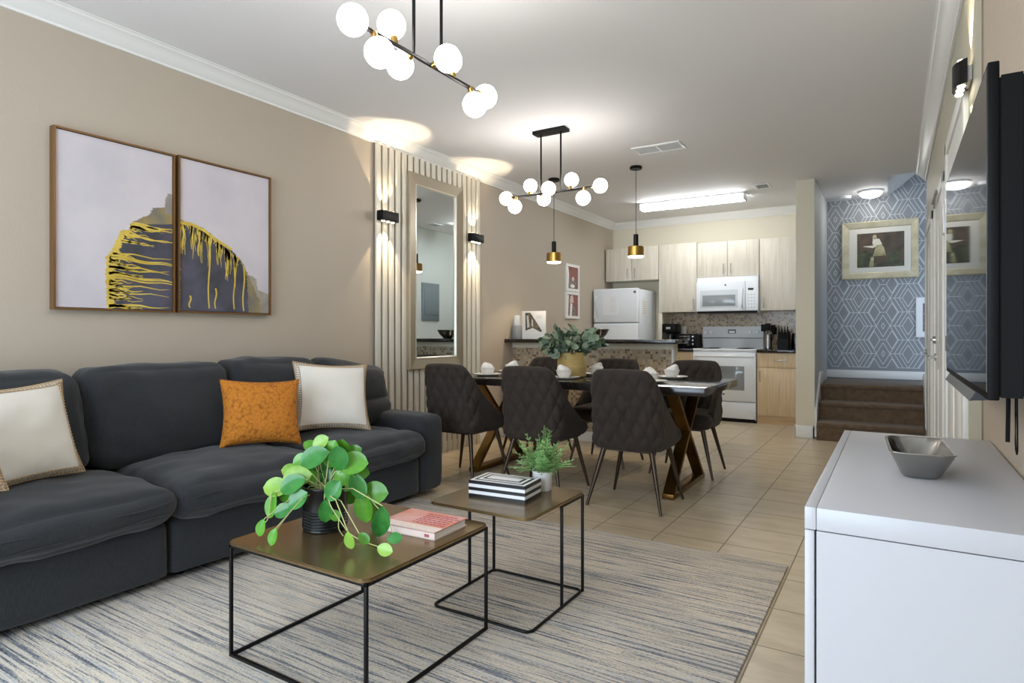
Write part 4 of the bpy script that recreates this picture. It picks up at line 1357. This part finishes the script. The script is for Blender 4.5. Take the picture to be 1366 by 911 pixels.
# range
t = thing('kitchen_range', 'white freestanding range with a grey oven window', 'stove', (-1.85, 8.4, 0))
rx0, rx1, ry = -2.235, -1.457, 8.07
MB().box(rx0, rx1, ry + 0.03, YB - 0.013, 0.03, 0.895, b=0.003).build('body', 'appliance_white', t, 30)
MB().box(rx0 - 0.002, rx1 + 0.002, ry + 0.005, 8.62, 0.893, 0.915, b=0.006).build('cooktop', 'white_gloss', t, 30)
for bx, by, r in ((-2.05, 8.22, 0.10), (-1.64, 8.22, 0.08), (-2.05, 8.46, 0.08), (-1.64, 8.46, 0.10)):
    mb = MB(); mb.lathe([(r + 0.012, 0), (r + 0.01, 0.004), (r, 0.001), (0, 0.0005)], (bx, by, 0.9152), 28)
    for k in range(4):
        rr = r - 0.012 - k * 0.02
        if rr > 0.01: mb.tube([(bx + rr * math.cos(q * PI / 10), by + rr * math.sin(q * PI / 10), 0.920) for q in range(20)], 0.004, 6, True)
    mb.build('burner', 'black_metal', t, 60)
g = MB(); g.prism([(8.585, 0.913), (8.56, 1.05), (8.575, 1.205), (8.685, 1.205), (8.685, 0.913)], rx0 + 0.0, rx1 - 0.0, 'x', 0.004)
g = g.build('backguard', 'appliance_grey', t, 30)
MB().box(rx0 + 0.004, rx1 - 0.004, 8.556, 8.562, 1.046, 1.054).build('ledge', 'shadow_gap', g, 0)
for kx in (-2.19, -2.12, -1.62, -1.53):
    MB().cyl((kx, 8.57, 1.13), (kx, 8.535, 1.128), 0.022, 0.018, n=20).build('knob', 'white_gloss', g)
MB().box(-1.90, -1.80, 8.563, 8.57, 1.11, 1.165).build('clock_display', 'logo_grey', g, 0)
MB().box(-1.885, -1.815, 8.5615, 8.565, 1.118, 1.145).build('clock_surround', 'white_gloss', g, 0)
d = MB().box(rx0 + 0.003, rx1 - 0.003, ry, ry + 0.03, 0.262, 0.872, b=0.006).build('oven_door', 'appliance_white', t, 30)
MB().box(-1.985, -1.595, ry - 0.003, ry + 0.003, 0.40, 0.70, b=0.002).build('oven_window', 'glass_grey', d, 30)
MB().tube([(rx0 + 0.04, ry, 0.825), (rx0 + 0.05, ry - 0.045, 0.825), (rx1 - 0.05, ry - 0.045, 0.825), (rx1 - 0.04, ry, 0.825)], 0.014, 10).build('handle', 'white_gloss', d, 60)
MB().cyl((-1.845, ry - 0.0015, 0.345), (-1.845, ry + 0.002, 0.345), 0.013).build('badge', 'logo_grey', d)
MB().box(rx0 + 0.003, rx1 - 0.003, ry + 0.002, ry + 0.03, 0.045, 0.247, b=0.006).build('drawer', 'appliance_white', t, 30)
MB().box(rx0 + 0.02, rx1 - 0.02, ry + 0.02, ry + 0.05, 0.0, 0.045).build('kick_plate', 'black_plastic', t, 0)

# base cabinets and counters
def base_cab(label, x0, x1, hinge_handle, drawer=True):
    y = 8.08
    t = thing('base_cabinet', label, 'cabinet', ((x0 + x1) / 2, 8.4, 0), 0, 'light wood base cabinets')
    MB().box(x0, x1, y + 0.02, YB - 0.013, 0.10, 0.874).build('body', 'cabinet_wood_warm', t, 0)
    MB().box(x0, x1, y + 0.012, y + 0.04, 0.0, 0.10).build('kick_plate', 'toe_kick', t, 0)
    d = MB().box(x0 + 0.002, x1 - 0.002, y, y + 0.019, 0.105, 0.688, b=0.0015).build('door', 'cabinet_wood_warm', t, 30)
    mb = MB(); handle(mb, hinge_handle, y, 0.52, 0.65); mb.build('handle', 'chrome', d, 60)
    d = MB().box(x0 + 0.002, x1 - 0.002, y, y + 0.019, 0.694, 0.870, b=0.0015).build('drawer', 'cabinet_wood_warm', t, 30)
    xm = (x0 + x1) / 2
    mb = MB(); handle(mb, 0.785, y, xm - 0.075, xm + 0.075, False); mb.build('handle', 'chrome', d, 60)
base_cab('light wood base cabinet with drawer between range and partition', -1.447, -0.908, -1.41)
base_cab('light wood base cabinet mostly hidden behind the bar, beside the range', -2.74, -2.242, -2.28)
tag(MB().box(-1.447, -0.906, 8.05, YB - 0.011, 0.876, 0.914, b=0.003).build('countertop', 'granite', smooth=30), 'short black stone counter below the knife block', 'countertop')
tag(MB().box(-2.741, -2.242, 8.05, YB - 0.011, 0.876, 0.914, b=0.003).build('countertop', 'granite', smooth=30), 'short black stone counter below the coffee maker', 'countertop')
# coffee maker
t = thing('coffee_maker', 'black drip coffee maker on the kitchen counter', 'coffee maker', (-2.62, 8.45, 0.914))
MB().box(-2.715, -2.535, 8.32, 8.56, 0.914, 0.95, b=0.008).build('base', 'black_plastic', t, 30)
MB().box(-2.715, -2.535, 8.47, 8.56, 0.948, 1.14, b=0.008).build('tower', 'black_plastic', t, 30)
MB().box(-2.72, -2.53, 8.30, 8.56, 1.12, 1.245, b=0.015).build('brew_head', 'black_plastic', t, 30)
MB().lathe([(0, 0), (0.058, 0), (0.066, 0.03), (0.064, 0.10), (0.05, 0.14), (0.052, 0.155), (0.0, 0.156)], (-2.625, 8.39, 0.952), 24).build('carafe', 'black_gloss', t)
MB().box(-2.66, -2.60, 8.297, 8.302, 1.17, 1.20).build('badge', 'chrome', t, 0)
MB().cyl((-2.64, 8.318, 0.995), (-2.64, 8.322, 0.995), 0.018).build('switch', 'chrome', t)
# toaster oven
t = thing('toaster_oven', 'black toaster oven with a glass door on the counter beside the range', 'toaster', (-2.38, 8.45, 0.914))
MB().box(-2.50, -2.26, 8.33, 8.62, 0.926, 1.105, b=0.010).build('body', 'black_plastic', t, 30)
MB().box(-2.485, -2.345, 8.322, 8.335, 0.945, 1.085, b=0.003).build('door', 'black_gloss', t, 30)
MB().tube([(-2.475, 8.325, 1.07), (-2.475, 8.30, 1.07), (-2.355, 8.30, 1.07), (-2.355, 8.325, 1.07)], 0.005, 6).build('handle', 'chrome', t)
for z in (0.97, 1.02, 1.07): MB().cyl((-2.30, 8.332, z), (-2.30, 8.31, z), 0.015, 0.012).build('knob', 'chrome', t)
for x in (-2.48, -2.28):
    for y in (8.36, 8.59): MB().cyl((x, y, 0.914), (x, y, 0.928), 0.012).build('foot', 'black_plastic', t)
# utensil holder
t = thing('utensil_holder', 'silver perforated canister of black utensils beside the range', 'utensil holder', (-1.375, 8.42, 0.914))
prof = [(0, 0.002), (0.045, 0.0)]
for k in range(7): prof += [(0.048, 0.01 + k * 0.025), (0.046, 0.02 + k * 0.025), (0.048, 0.03 + k * 0.025)]
prof += [(0.049, 0.19), (0.046, 0.19), (0.044, 0.01), (0, 0.008)]
MB().lathe(prof, (-1.375, 8.42, 0.914), 28).build('canister', 'steel', t)
for k, (dx, dy, L) in enumerate(((-0.05, 0.02, 0.30), (0.0, -0.03, 0.31), (0.05, 0.01, 0.29), (0.075, -0.05, 0.26))):
    mb = MB()
    a = Vector((-1.375 + dx * 0.3, 8.42 + dy * 0.3, 0.925)); b_ = Vector((-1.375 + dx, 8.42 + dy, 0.914 + L - 0.07))
    mb.tube([a, b_], 0.006, 6)
    e = b_ + (b_ - a).normalized() * 0.04
    mb.at(Matrix.Translation(e) @ Matrix.Rotation(0.3 * k, 4, 'Z')).box(-0.032, 0.032, -0.006, 0.006, -0.045, 0.045, b=0.005)
    tag(mb.build('utensil', 'black_plastic', smooth=40), ('black spatula leaning toward the range in the silver canister', 'black flat turner standing upright in the silver canister', 'black spoon leaning toward the knife block in the silver canister', 'lowest black utensil tipping over the silver canister rim')[k], 'utensil', 'black kitchen utensils')
# knife block
t = thing('knife_block', 'black knife block on the short kitchen counter', 'knife block', (-1.19, 8.45, 0.914))
mb = MB(); mb.prism([(8.36, 0.914), (8.54, 0.914), (8.56, 1.10), (8.46, 1.14), (8.36, 1.03)], -1.26, -1.13, 'x', 0.004)
mb.build('block', 'black_plastic', t, 30)
for i in range(4):
    for j in range(3):
        x = -1.245 + i * 0.034; y0, z0 = 8.385 + j * 0.032, 1.062 + j * 0.032
        k_ = MB(); k_.tube([(x, y0, z0), (x, y0 - 0.035, z0 + 0.045), (x, y0 - 0.060, z0 + 0.070)], 0.007, 8)
        tag(k_.build('knife', 'steel', smooth=60), 'silver-handled knife standing in the black knife block', 'knife', 'knives in the block')
t = thing('water_filter', 'dark slim jug beside the knife block by the partition', 'jug', (-1.06, 8.47, 0.914))
MB().lathe([(0, 0), (0.05, 0), (0.052, 0.01), (0.045, 0.15), (0.04, 0.2), (0, 0.202)], (-1.06, 8.47, 0.914), 24).build('body', 'black_gloss', t)
MB().tube([(-1.015, 8.46, 1.09), (-0.985, 8.45, 1.07), (-0.985, 8.45, 0.99), (-1.01, 8.46, 0.96)], 0.006, 6).build('handle', 'black_gloss', t)
t = thing('glass_cup', 'clear shiny cup on the counter corner against the partition', 'cup', (-0.975, 8.30, 0.914))
MB().lathe([(0, 0), (0.03, 0), (0.038, 0.09), (0.036, 0.09), (0.028, 0.006), (0, 0.006)], (-0.975, 8.30, 0.914), 24).build('body', 'chrome', t)
# breaker panel on kitchen face of partition
t = thing('breaker_panel', 'grey electrical panel on the kitchen wall seen in the mirror', 'electrical panel', (-0.905, 7.6, 1.31))
MB().box(-0.925, -0.905, 7.39, 7.81, 1.31, 1.90, b=0.003).build('frame', 'panel_grey', t, 30)
MB().box(-0.931, -0.924, 7.44, 7.76, 1.40, 1.82, b=0.003).build('door', 'panel_grey', t, 30)

# ---------------------------------------------------------------- prints on the left wall
def print_frame(label, z0, z1, fig):
    y0, y1 = 7.10, 7.49
    t = thing('framed_print', label, 'picture', (XL, 7.295, z0), 0, 'pair of small white framed prints')
    global fx
    fx = XL
    mb = MB(); picture_frame(mb, y0, y1, z0, z1, 0.03, [(0, 0), (0, 0.025), (0.035, 0.025), (0.035, 0.012)])
    mb.build('frame', 'white_trim', t, 20)
    mb = MB(); mb.box(XL + 0.002, XL + 0.014, y0 + 0.03, y1 - 0.03, z0 + 0.03, z1 - 0.03)
    x = XL + 0.0146
    def blob(mi, pts, h):
        mb.m(mi); mb.face([(x + h, y0 + a * (y1 - y0), z0 + b_ * (z1 - z0)) for a, b_ in pts])
    fig(blob)
    mb.build('print', ['print_red', 'print_ink', 'print_pale', 'paper_white'], t, 0)
def ell(cx, cy, rx, ry, n=16): return [(cx + rx * math.cos(2 * PI * k / n), cy + ry * math.sin(2 * PI * k / n)) for k in range(n)]
def fig_a(blob):
    blob(1, [(0.2, 0.1), (0.85, 0.1), (0.82, 0.4), (0.66, 0.52), (0.4, 0.52), (0.22, 0.4)], 0)
    blob(2, ell(0.55, 0.47, 0.09, 0.08), 0.0004)
    blob(3, ell(0.52, 0.2, 0.16, 0.07), 0.0004)
    blob(3, [(0.12, 0.1), (0.2, 0.1), (0.26, 0.6), (0.2, 0.88), (0.12, 0.88)], 0.0003)
def fig_b(blob):
    blob(2, [(0.3, 0.6), (0.36, 0.85), (0.55, 0.88), (0.6, 0.6)], 0)
    blob(1, [(0.2, 0.1), (0.85, 0.1), (0.72, 0.42), (0.5, 0.5), (0.25, 0.45)], 0.0003)
    blob(3, [(0.3, 0.1), (0.45, 0.1), (0.5, 0.55), (0.35, 0.6)], 0.0006)
    blob(3, [(0.12, 0.1), (0.18, 0.1), (0.24, 0.88), (0.12, 0.88)], 0.0005)
print_frame('upper small white framed print with a dark figure on dusty red', 1.660, 2.012, fig_a)
print_frame('lower small white framed print with a pale figure on dusty red', 1.305, 1.652, fig_b)

# ---------------------------------------------------------------- pictures on the wallpapered wall
t = thing('framed_picture', 'wide cream framed dark painting of a pale dressed figure above the stairs', 'picture', (-0.16, YW, 1.76))
def frame_y(mb, x0, x1, z0, z1, prof):
    rings = [[(a, YW - hgt, b_) for a, b_ in ((x0 + i, z0 + i), (x1 - i, z0 + i), (x1 - i, z1 - i), (x0 + i, z1 - i))] for i, hgt in prof]
    for A, B in zip(rings, rings[1:]):
        for k in range(4): mb.face([A[k], A[(k + 1) % 4], B[(k + 1) % 4], B[k]])
mb = MB(); frame_y(mb, -0.556, 0.236, 1.765, 2.455, [(0, 0), (0, 0.045), (0.01, 0.05), (0.07, 0.03), (0.08, 0.022)])
mb.build('frame', 'frame_cream', t, 20)
mb = MB(); mb.box(-0.48, 0.16, YW - 0.022, YW - 0.002, 1.84, 2.38); mb.build('mat', 'mat_board', t, 0)
mb = MB()
y = YW - 0.0225
ax0, ax1, az0, az1 = -0.392, 0.093, 1.905, 2.315
def pp(mi, pts, h=0.0):
    mb.m(mi); mb.face([(ax0 + a * (ax1 - ax0), y - h, az0 + b_ * (az1 - az0)) for a, b_ in pts])
pp(0, [(0, 0), (1, 0), (1, 1), (0, 1)])
pp(1, [(0, 0), (0.45, 0), (0.4, 0.35), (0.2, 0.5), (0, 0.45)], 0.0004)
pp(1, [(0.55, 0), (1, 0), (1, 0.15), (0.75, 0.25), (0.55, 0.15)], 0.0004)
pp(2, [(0.34, 0.32), (0.62, 0.33), (0.58, 0.55), (0.52, 0.68), (0.42, 0.66), (0.38, 0.5)], 0.0008)
pp(3, [(0.36, 0.62), (0.54, 0.66), (0.48, 0.82), (0.34, 0.84), (0.33, 0.7)], 0.0012)
pp(2, ell(0.38, 0.88, 0.045, 0.07), 0.0014)
pp(3, [(0.12, 0.62), (0.34, 0.56), (0.42, 0.60), (0.40, 0.64), (0.2, 0.63)], 0.0012)
pp(2, [(0.26, 0.02), (0.36, 0.02), (0.36, 0.3), (0.30, 0.3)], 0.0008)
pp(1, ell(0.78, 0.32, 0.14, 0.12), 0.0008)
mb.build('print', ['paint_dark', 'paint_green', 'paint_dress', 'paint_white'], t, 0)
t = thing('framed_picture', 'small white frame half hidden by the door casing beside the stairs', 'picture', (0.36, YW, 1.06))
mb = MB(); frame_y(mb, 0.205, 0.52, 1.065, 1.525, [(0, 0), (0, 0.03), (0.008, 0.034), (0.065, 0.03), (0.07, 0.015)])
mb.build('frame', 'white_gloss', t, 20)
mb = MB(); mb.box(0.265, 0.46, YW - 0.016, YW - 0.002, 1.125, 1.465); mb.build('print', 'print_ink', t, 0)

# ---------------------------------------------------------------- ceiling fixtures
def make_chandelier(label):
    t = thing('chandelier', label, 'chandelier', (0, 0, 0), 0, 'globe chandeliers')
    zb_, zc = -0.502, 0.0          # bar height below ceiling
    mb = MB(True); mb.box(-0.145, 0.145, -0.05, 0.05, -0.028, 0.0, b=0.004); mb.build('canopy', 'black_metal', t, 30)
    for x in (-0.09, 0.09):
        mb = MB(True); mb.cyl((x, 0, -0.027), (x, 0, zb_), 0.007, n=12); mb.build('rod', 'black_metal', t)
    mb = MB(True); mb.cyl((-0.37, 0, zb_), (0.37, 0, zb_), 0.009, n=14); mb.build('bar', 'black_metal', t)
    R_ = 0.056
    spec = [(-0.425, 0, 0), (-0.32, -0.03, -0.085), (-0.20, 0.02, 0.082), (-0.10, 0.065, -0.03), (0.025, -0.085, 0.01), (0.175, 0.02, 0.082), (0.30, -0.03, -0.085), (0.43, 0, 0)]
    for x, y, z in spec:
        g = MB(True).sphere((x, y, zb_ + z), R_, 28, 16).build('globe', 'globe_glow', t, 80)
        bx = max(-0.36, min(0.36, x))
        a = Vector((bx, 0, zb_)); c_ = Vector((x, y, zb_ + z)); d = (c_ - a).normalized()
        MB(True).cyl(a, c_ - d * (R_ - 0.004), 0.012, 0.016, n=14).build('socket', 'brass', g)
    return t
c1 = make_chandelier('globe chandelier hanging over the dining table')
c1.location = (-2.355, 4.40, ZC)
dup(c1, (-1.672, 2.03, ZC), PI / 2, 'globe chandelier hanging over the coffee tables and sofa')
for p in ((-2.355, 4.40, 2.243), (-1.672, 2.03, 2.243)):
    pass

def pendant(label, x, y):
    t = thing('pendant_lamp', label, 'pendant lamp', (x, y, ZC), 0, 'brass drum pendants over the bar')
    zb_ = 1.865
    MB().lathe([(0, 0), (0.055, 0), (0.06, -0.006), (0.06, -0.022), (0.054, -0.028), (0, -0.028)], (x, y, ZC), 28).build('canopy', 'black_metal', t)
    MB().cyl((x, y, ZC - 0.027), (x, y, zb_ + 0.21), 0.003, n=8).build('cord', 'black_plastic', t)
    MB().cyl((x, y, zb_ + 0.09), (x, y, zb_ + 0.215), 0.025, 0.024, n=24).build('stem', 'black_metal', t)
    MB().lathe([(0, 0.096), (0.074, 0.096), (0.078, 0.092), (0.078, 0.0), (0.075, 0.0), (0.075, 0.085), (0, 0.086)], (x, y, zb_), 36).build('lamp_shade', 'brass', t, 40)
    MB().lathe([(0, 0.004), (0.073, 0.004), (0.073, -0.004), (0.066, -0.010), (0, -0.010)], (x, y, zb_), 32).build('diffuser', 'warm_glow', t)
    spot_light('pendant_beam', (x, y, zb_ - 0.02), (0, 0, -1), 9, WARM, 115, 0.5, 0.05)
pendant('brass and black drum pendant nearer the refrigerator wall prints', -3.066, 5.80)
pendant('brass and black drum pendant in front of the upper kitchen cabinets', -2.160, 5.80)

t = thing('ceiling_light', 'long white fluorescent fixture on the kitchen ceiling', 'ceiling light', (-2.1, 7.54, ZC))
MB().box(-2.735, -1.475, 7.455, 7.625, ZC - 0.022, ZC, b=0.003).build('housing', 'white_gloss', t, 30)
mb = MB(); mb.prism([(7.462, ZC - 0.022), (7.478, ZC - 0.078), (7.49, ZC - 0.085), (7.59, ZC - 0.085), (7.602, ZC - 0.078), (7.618, ZC - 0.022)], -2.72, -1.49, 'x')
mb.build('diffuser', 'tube_glow', t, 40)
for x0, x1 in ((-2.735, -2.72), (-1.49, -1.475)):
    MB().box(x0, x1, 7.457, 7.623, ZC - 0.087, ZC - 0.02, b=0.003).build('end_cap', 'white_gloss', t, 30)
t = thing('flush_light', 'white domed ceiling light over the stairs', 'ceiling light', (-0.237, 8.20, ZC))
MB().lathe([(0, 0), (0.125, 0), (0.125, -0.02), (0.118, -0.024), (0, -0.024)], (-0.237, 8.20, ZC), 36).build('canopy', 'white_gloss', t)
MB().lathe([(0.115, -0.022), (0.112, -0.04), (0.085, -0.065), (0.045, -0.078), (0, -0.082)], (-0.237, 8.20, ZC), 36).build('diffuser', 'flush_glow', t)
tag(MB().lathe([(0, 0), (0.06, 0), (0.06, -0.02), (0.05, -0.032), (0, -0.034)], (-0.50, 8.36, ZC), 28).build('smoke_detector', 'white_gloss'), 'small white round detector on the ceiling above the stairs', 'smoke detector')

def vent(label, x0, x1, y0, y1, louv, split):
    t = thing('ceiling_vent', label, 'vent', ((x0 + x1) / 2, (y0 + y1) / 2, ZC))
    z = ZC
    mb = MB(); f = 0.022
    for a in ((x0, x1, y0, y0 + f), (x0, x1, y1 - f, y1), (x0, x0 + f, y0 + f, y1 - f), (x1 - f, x1, y0 + f, y1 - f)): mb.box(*a, z - 0.010, z, b=0.002)
    if split:
        xm = (x0 + x1) / 2; mb.box(xm - 0.008, xm + 0.008, y0 + f, y1 - f, z - 0.010, z, b=0.002)
    mb.build('frame', 'white_trim', t, 30)
    MB().box(x0 + f, x1 - f, y0 + f, y1 - f, z - 0.002, z - 0.0005).build('backing', 'logo_grey' if split else 'shadow_gap', t, 0)
    mb = MB()
    n = louv
    for k in range(n):
        y = y0 + f + (y1 - y0 - 2 * f) * (k + 0.5) / n
        mb.at(Matrix.Translation((0, y, z - 0.006)) @ Matrix.Rotation(0.6, 4, 'X')).box(x0 + f, x1 - f, -0.006, 0.006, -0.0008, 0.0008)
    mb.build('louvre', 'white_trim', t, 0)
vent('wide white return vent on the ceiling beside the pendant canopy', -1.985, -1.555, 5.20, 5.43, 14, True)
vent('small square ceiling vent beyond the fluorescent fixture', -1.33, -1.165, 7.17, 7.40, 8, False)

# ---------------------------------------------------------------- television and console
t = thing('television', 'wall-mounted black television seen nearly edge-on above the white console', 'television', (0.2, 2.2, 0.98))
tx, ty0, ty1, tz0, tz1 = 0.162, 1.60, 2.80, 0.968, 1.665
MB().box(tx, tx + 0.02, ty0, ty1, tz0, tz1, b=0.003).build('bezel', 'black_plastic', t, 30)
MB().box(tx - 0.001, tx + 0.004, ty0 + 0.010, ty1 - 0.010, tz0 + 0.016, tz1 - 0.010).build('screen', 'screen_glass', t, 0)
mb = MB(); mb.prism([(ty0 + 0.003, tz0 + 0.006), (ty1 - 0.003, tz0 + 0.006), (ty1 - 0.003, tz1 - 0.03), (ty0 + 0.003, tz1 - 0.03)], tx + 0.019, tx + 0.062, 'x', 0.004)
mb.build('back_cover', 'black_plastic', t, 30)
mb = MB(); mb.box(tx + 0.058, tx + 0.088, ty0 + 0.05, ty1 - 0.05, tz0 + 0.012, tz0 + 0.36, b=0.008)
mb.build('electronics_housing', 'black_plastic', t, 30)
mb = MB(); mb.box(tx + 0.085, XR - 0.001, 1.95, 2.45, 1.12, 1.27); mb.build('wall_bracket', 'black_metal', t, 0)
mb = MB(); mb.box(tx + 0.088, tx + 0.092, 1.70, 1.74, 1.03, 1.05); mb.build('port', 'white_gloss', t, 0)
mb = MB(); mb.prism([(tx - 0.014, tz0 - 0.020), (tx + 0.03, tz0 - 0.016), (tx + 0.03, tz0 + 0.001), (tx - 0.002, tz0 + 0.001)], 1.80, 2.62, 'y', 0.002)
mb.build('lower_bar', 'bar_grey', t, 30)
tag(MB().tube([(0.226, 1.85, 1.00), (0.226, 1.848, 0.95), (0.225, 1.845, 0.90), (0.224, 1.842, 0.852)], 0.0045, 8).build('power_cord', 'black_plastic'), 'thick straight black strap hanging below the television', 'cable')
tag(MB().tube([(0.240, 1.852, 1.00), (0.240, 1.855, 0.92), (0.240, 1.856, 0.85), (0.240, 1.850, 0.834), (0.240, 1.836, 0.826), (0.240, 1.826, 0.836), (0.240, 1.828, 0.90), (0.240, 1.836, 1.00)], 0.0018, 8).build('cable_loop', 'black_plastic'), 'thin looped black cord hanging below the television', 'cable')

CX0, CX1, CY0, CY1, CZ = -0.158, 0.266, 1.395, 2.575, 0.752
t = thing('media_console', 'glossy white console cabinet below the television', 'console', (0.05, 2.0, 0))
MB().box(CX0 + 0.022, CX1, CY0 + 0.002, CY1 - 0.002, 0.012, CZ - 0.048).build('carcass', 'console_white', t, 0)
MB().box(CX0 + 0.022, CX1, CY0, CY1, CZ - 0.046, CZ, b=0.0025).build('top_panel', 'console_white', t, 30)
MB().box(CX0, CX0 + 0.0215, CY0, CY1, CZ - 0.046, CZ, b=0.002).build('front_rail', 'console_white', t, 30)
for k in range(2):
    a = CY0 + k * (CY1 - CY0) / 2
    MB().box(CX0, CX0 + 0.018, a + 0.0015, a + (CY1 - CY0) / 2 - 0.0015, 0.012, CZ - 0.048, b=0.002).build('door', 'console_white', t, 30)
for x in (CX0 + 0.06, CX1 - 0.06):
    for y in (CY0 + 0.06, CY1 - 0.06): MB().cyl((x, y, 0), (x, y, 0.014), 0.02).build('foot', 'black_plastic', t)

# metal dish
mb = MB(True)
def dish_ring(hx, hy, r, z): return [(a, b_, z) for a, b_ in rrect(-hx, hx, -hy, hy, r, 6)]
rings = [dish_ring(0.036, 0.100, 0.028, 0.0), dish_ring(0.042, 0.107, 0.032, 0.006), dish_ring(0.064, 0.141, 0.032, 0.056), dish_ring(0.066, 0.144, 0.032, 0.064), dish_ring(0.069, 0.147, 0.032, 0.065),
         dish_ring(0.068, 0.146, 0.032, 0.0675), dish_ring(0.063, 0.141, 0.032, 0.066), dish_ring(0.059, 0.136, 0.032, 0.054), dish_ring(0.038, 0.103, 0.032, 0.010), dish_ring(0.032, 0.095, 0.028, 0.006)]
VV = [[mb.bm.verts.new(p) for p in r] for r in rings]
for A, B in zip(VV, VV[1:]):
    n = len(A)
    for k in range(n): mb.bm.faces.new((A[k], A[(k + 1) % n], B[(k + 1) % n], B[k]))
mb.bm.faces.new(VV[0][::-1]); mb.bm.faces.new(VV[-1])
o = mb.build('serving_dish', 'steel', None, 50)
o.location = (0.050, 1.905, CZ + 0.0005); o.rotation_euler = (0, 0, math.radians(3))
tag(o, 'rectangular brushed metal dish on the white console', 'dish')
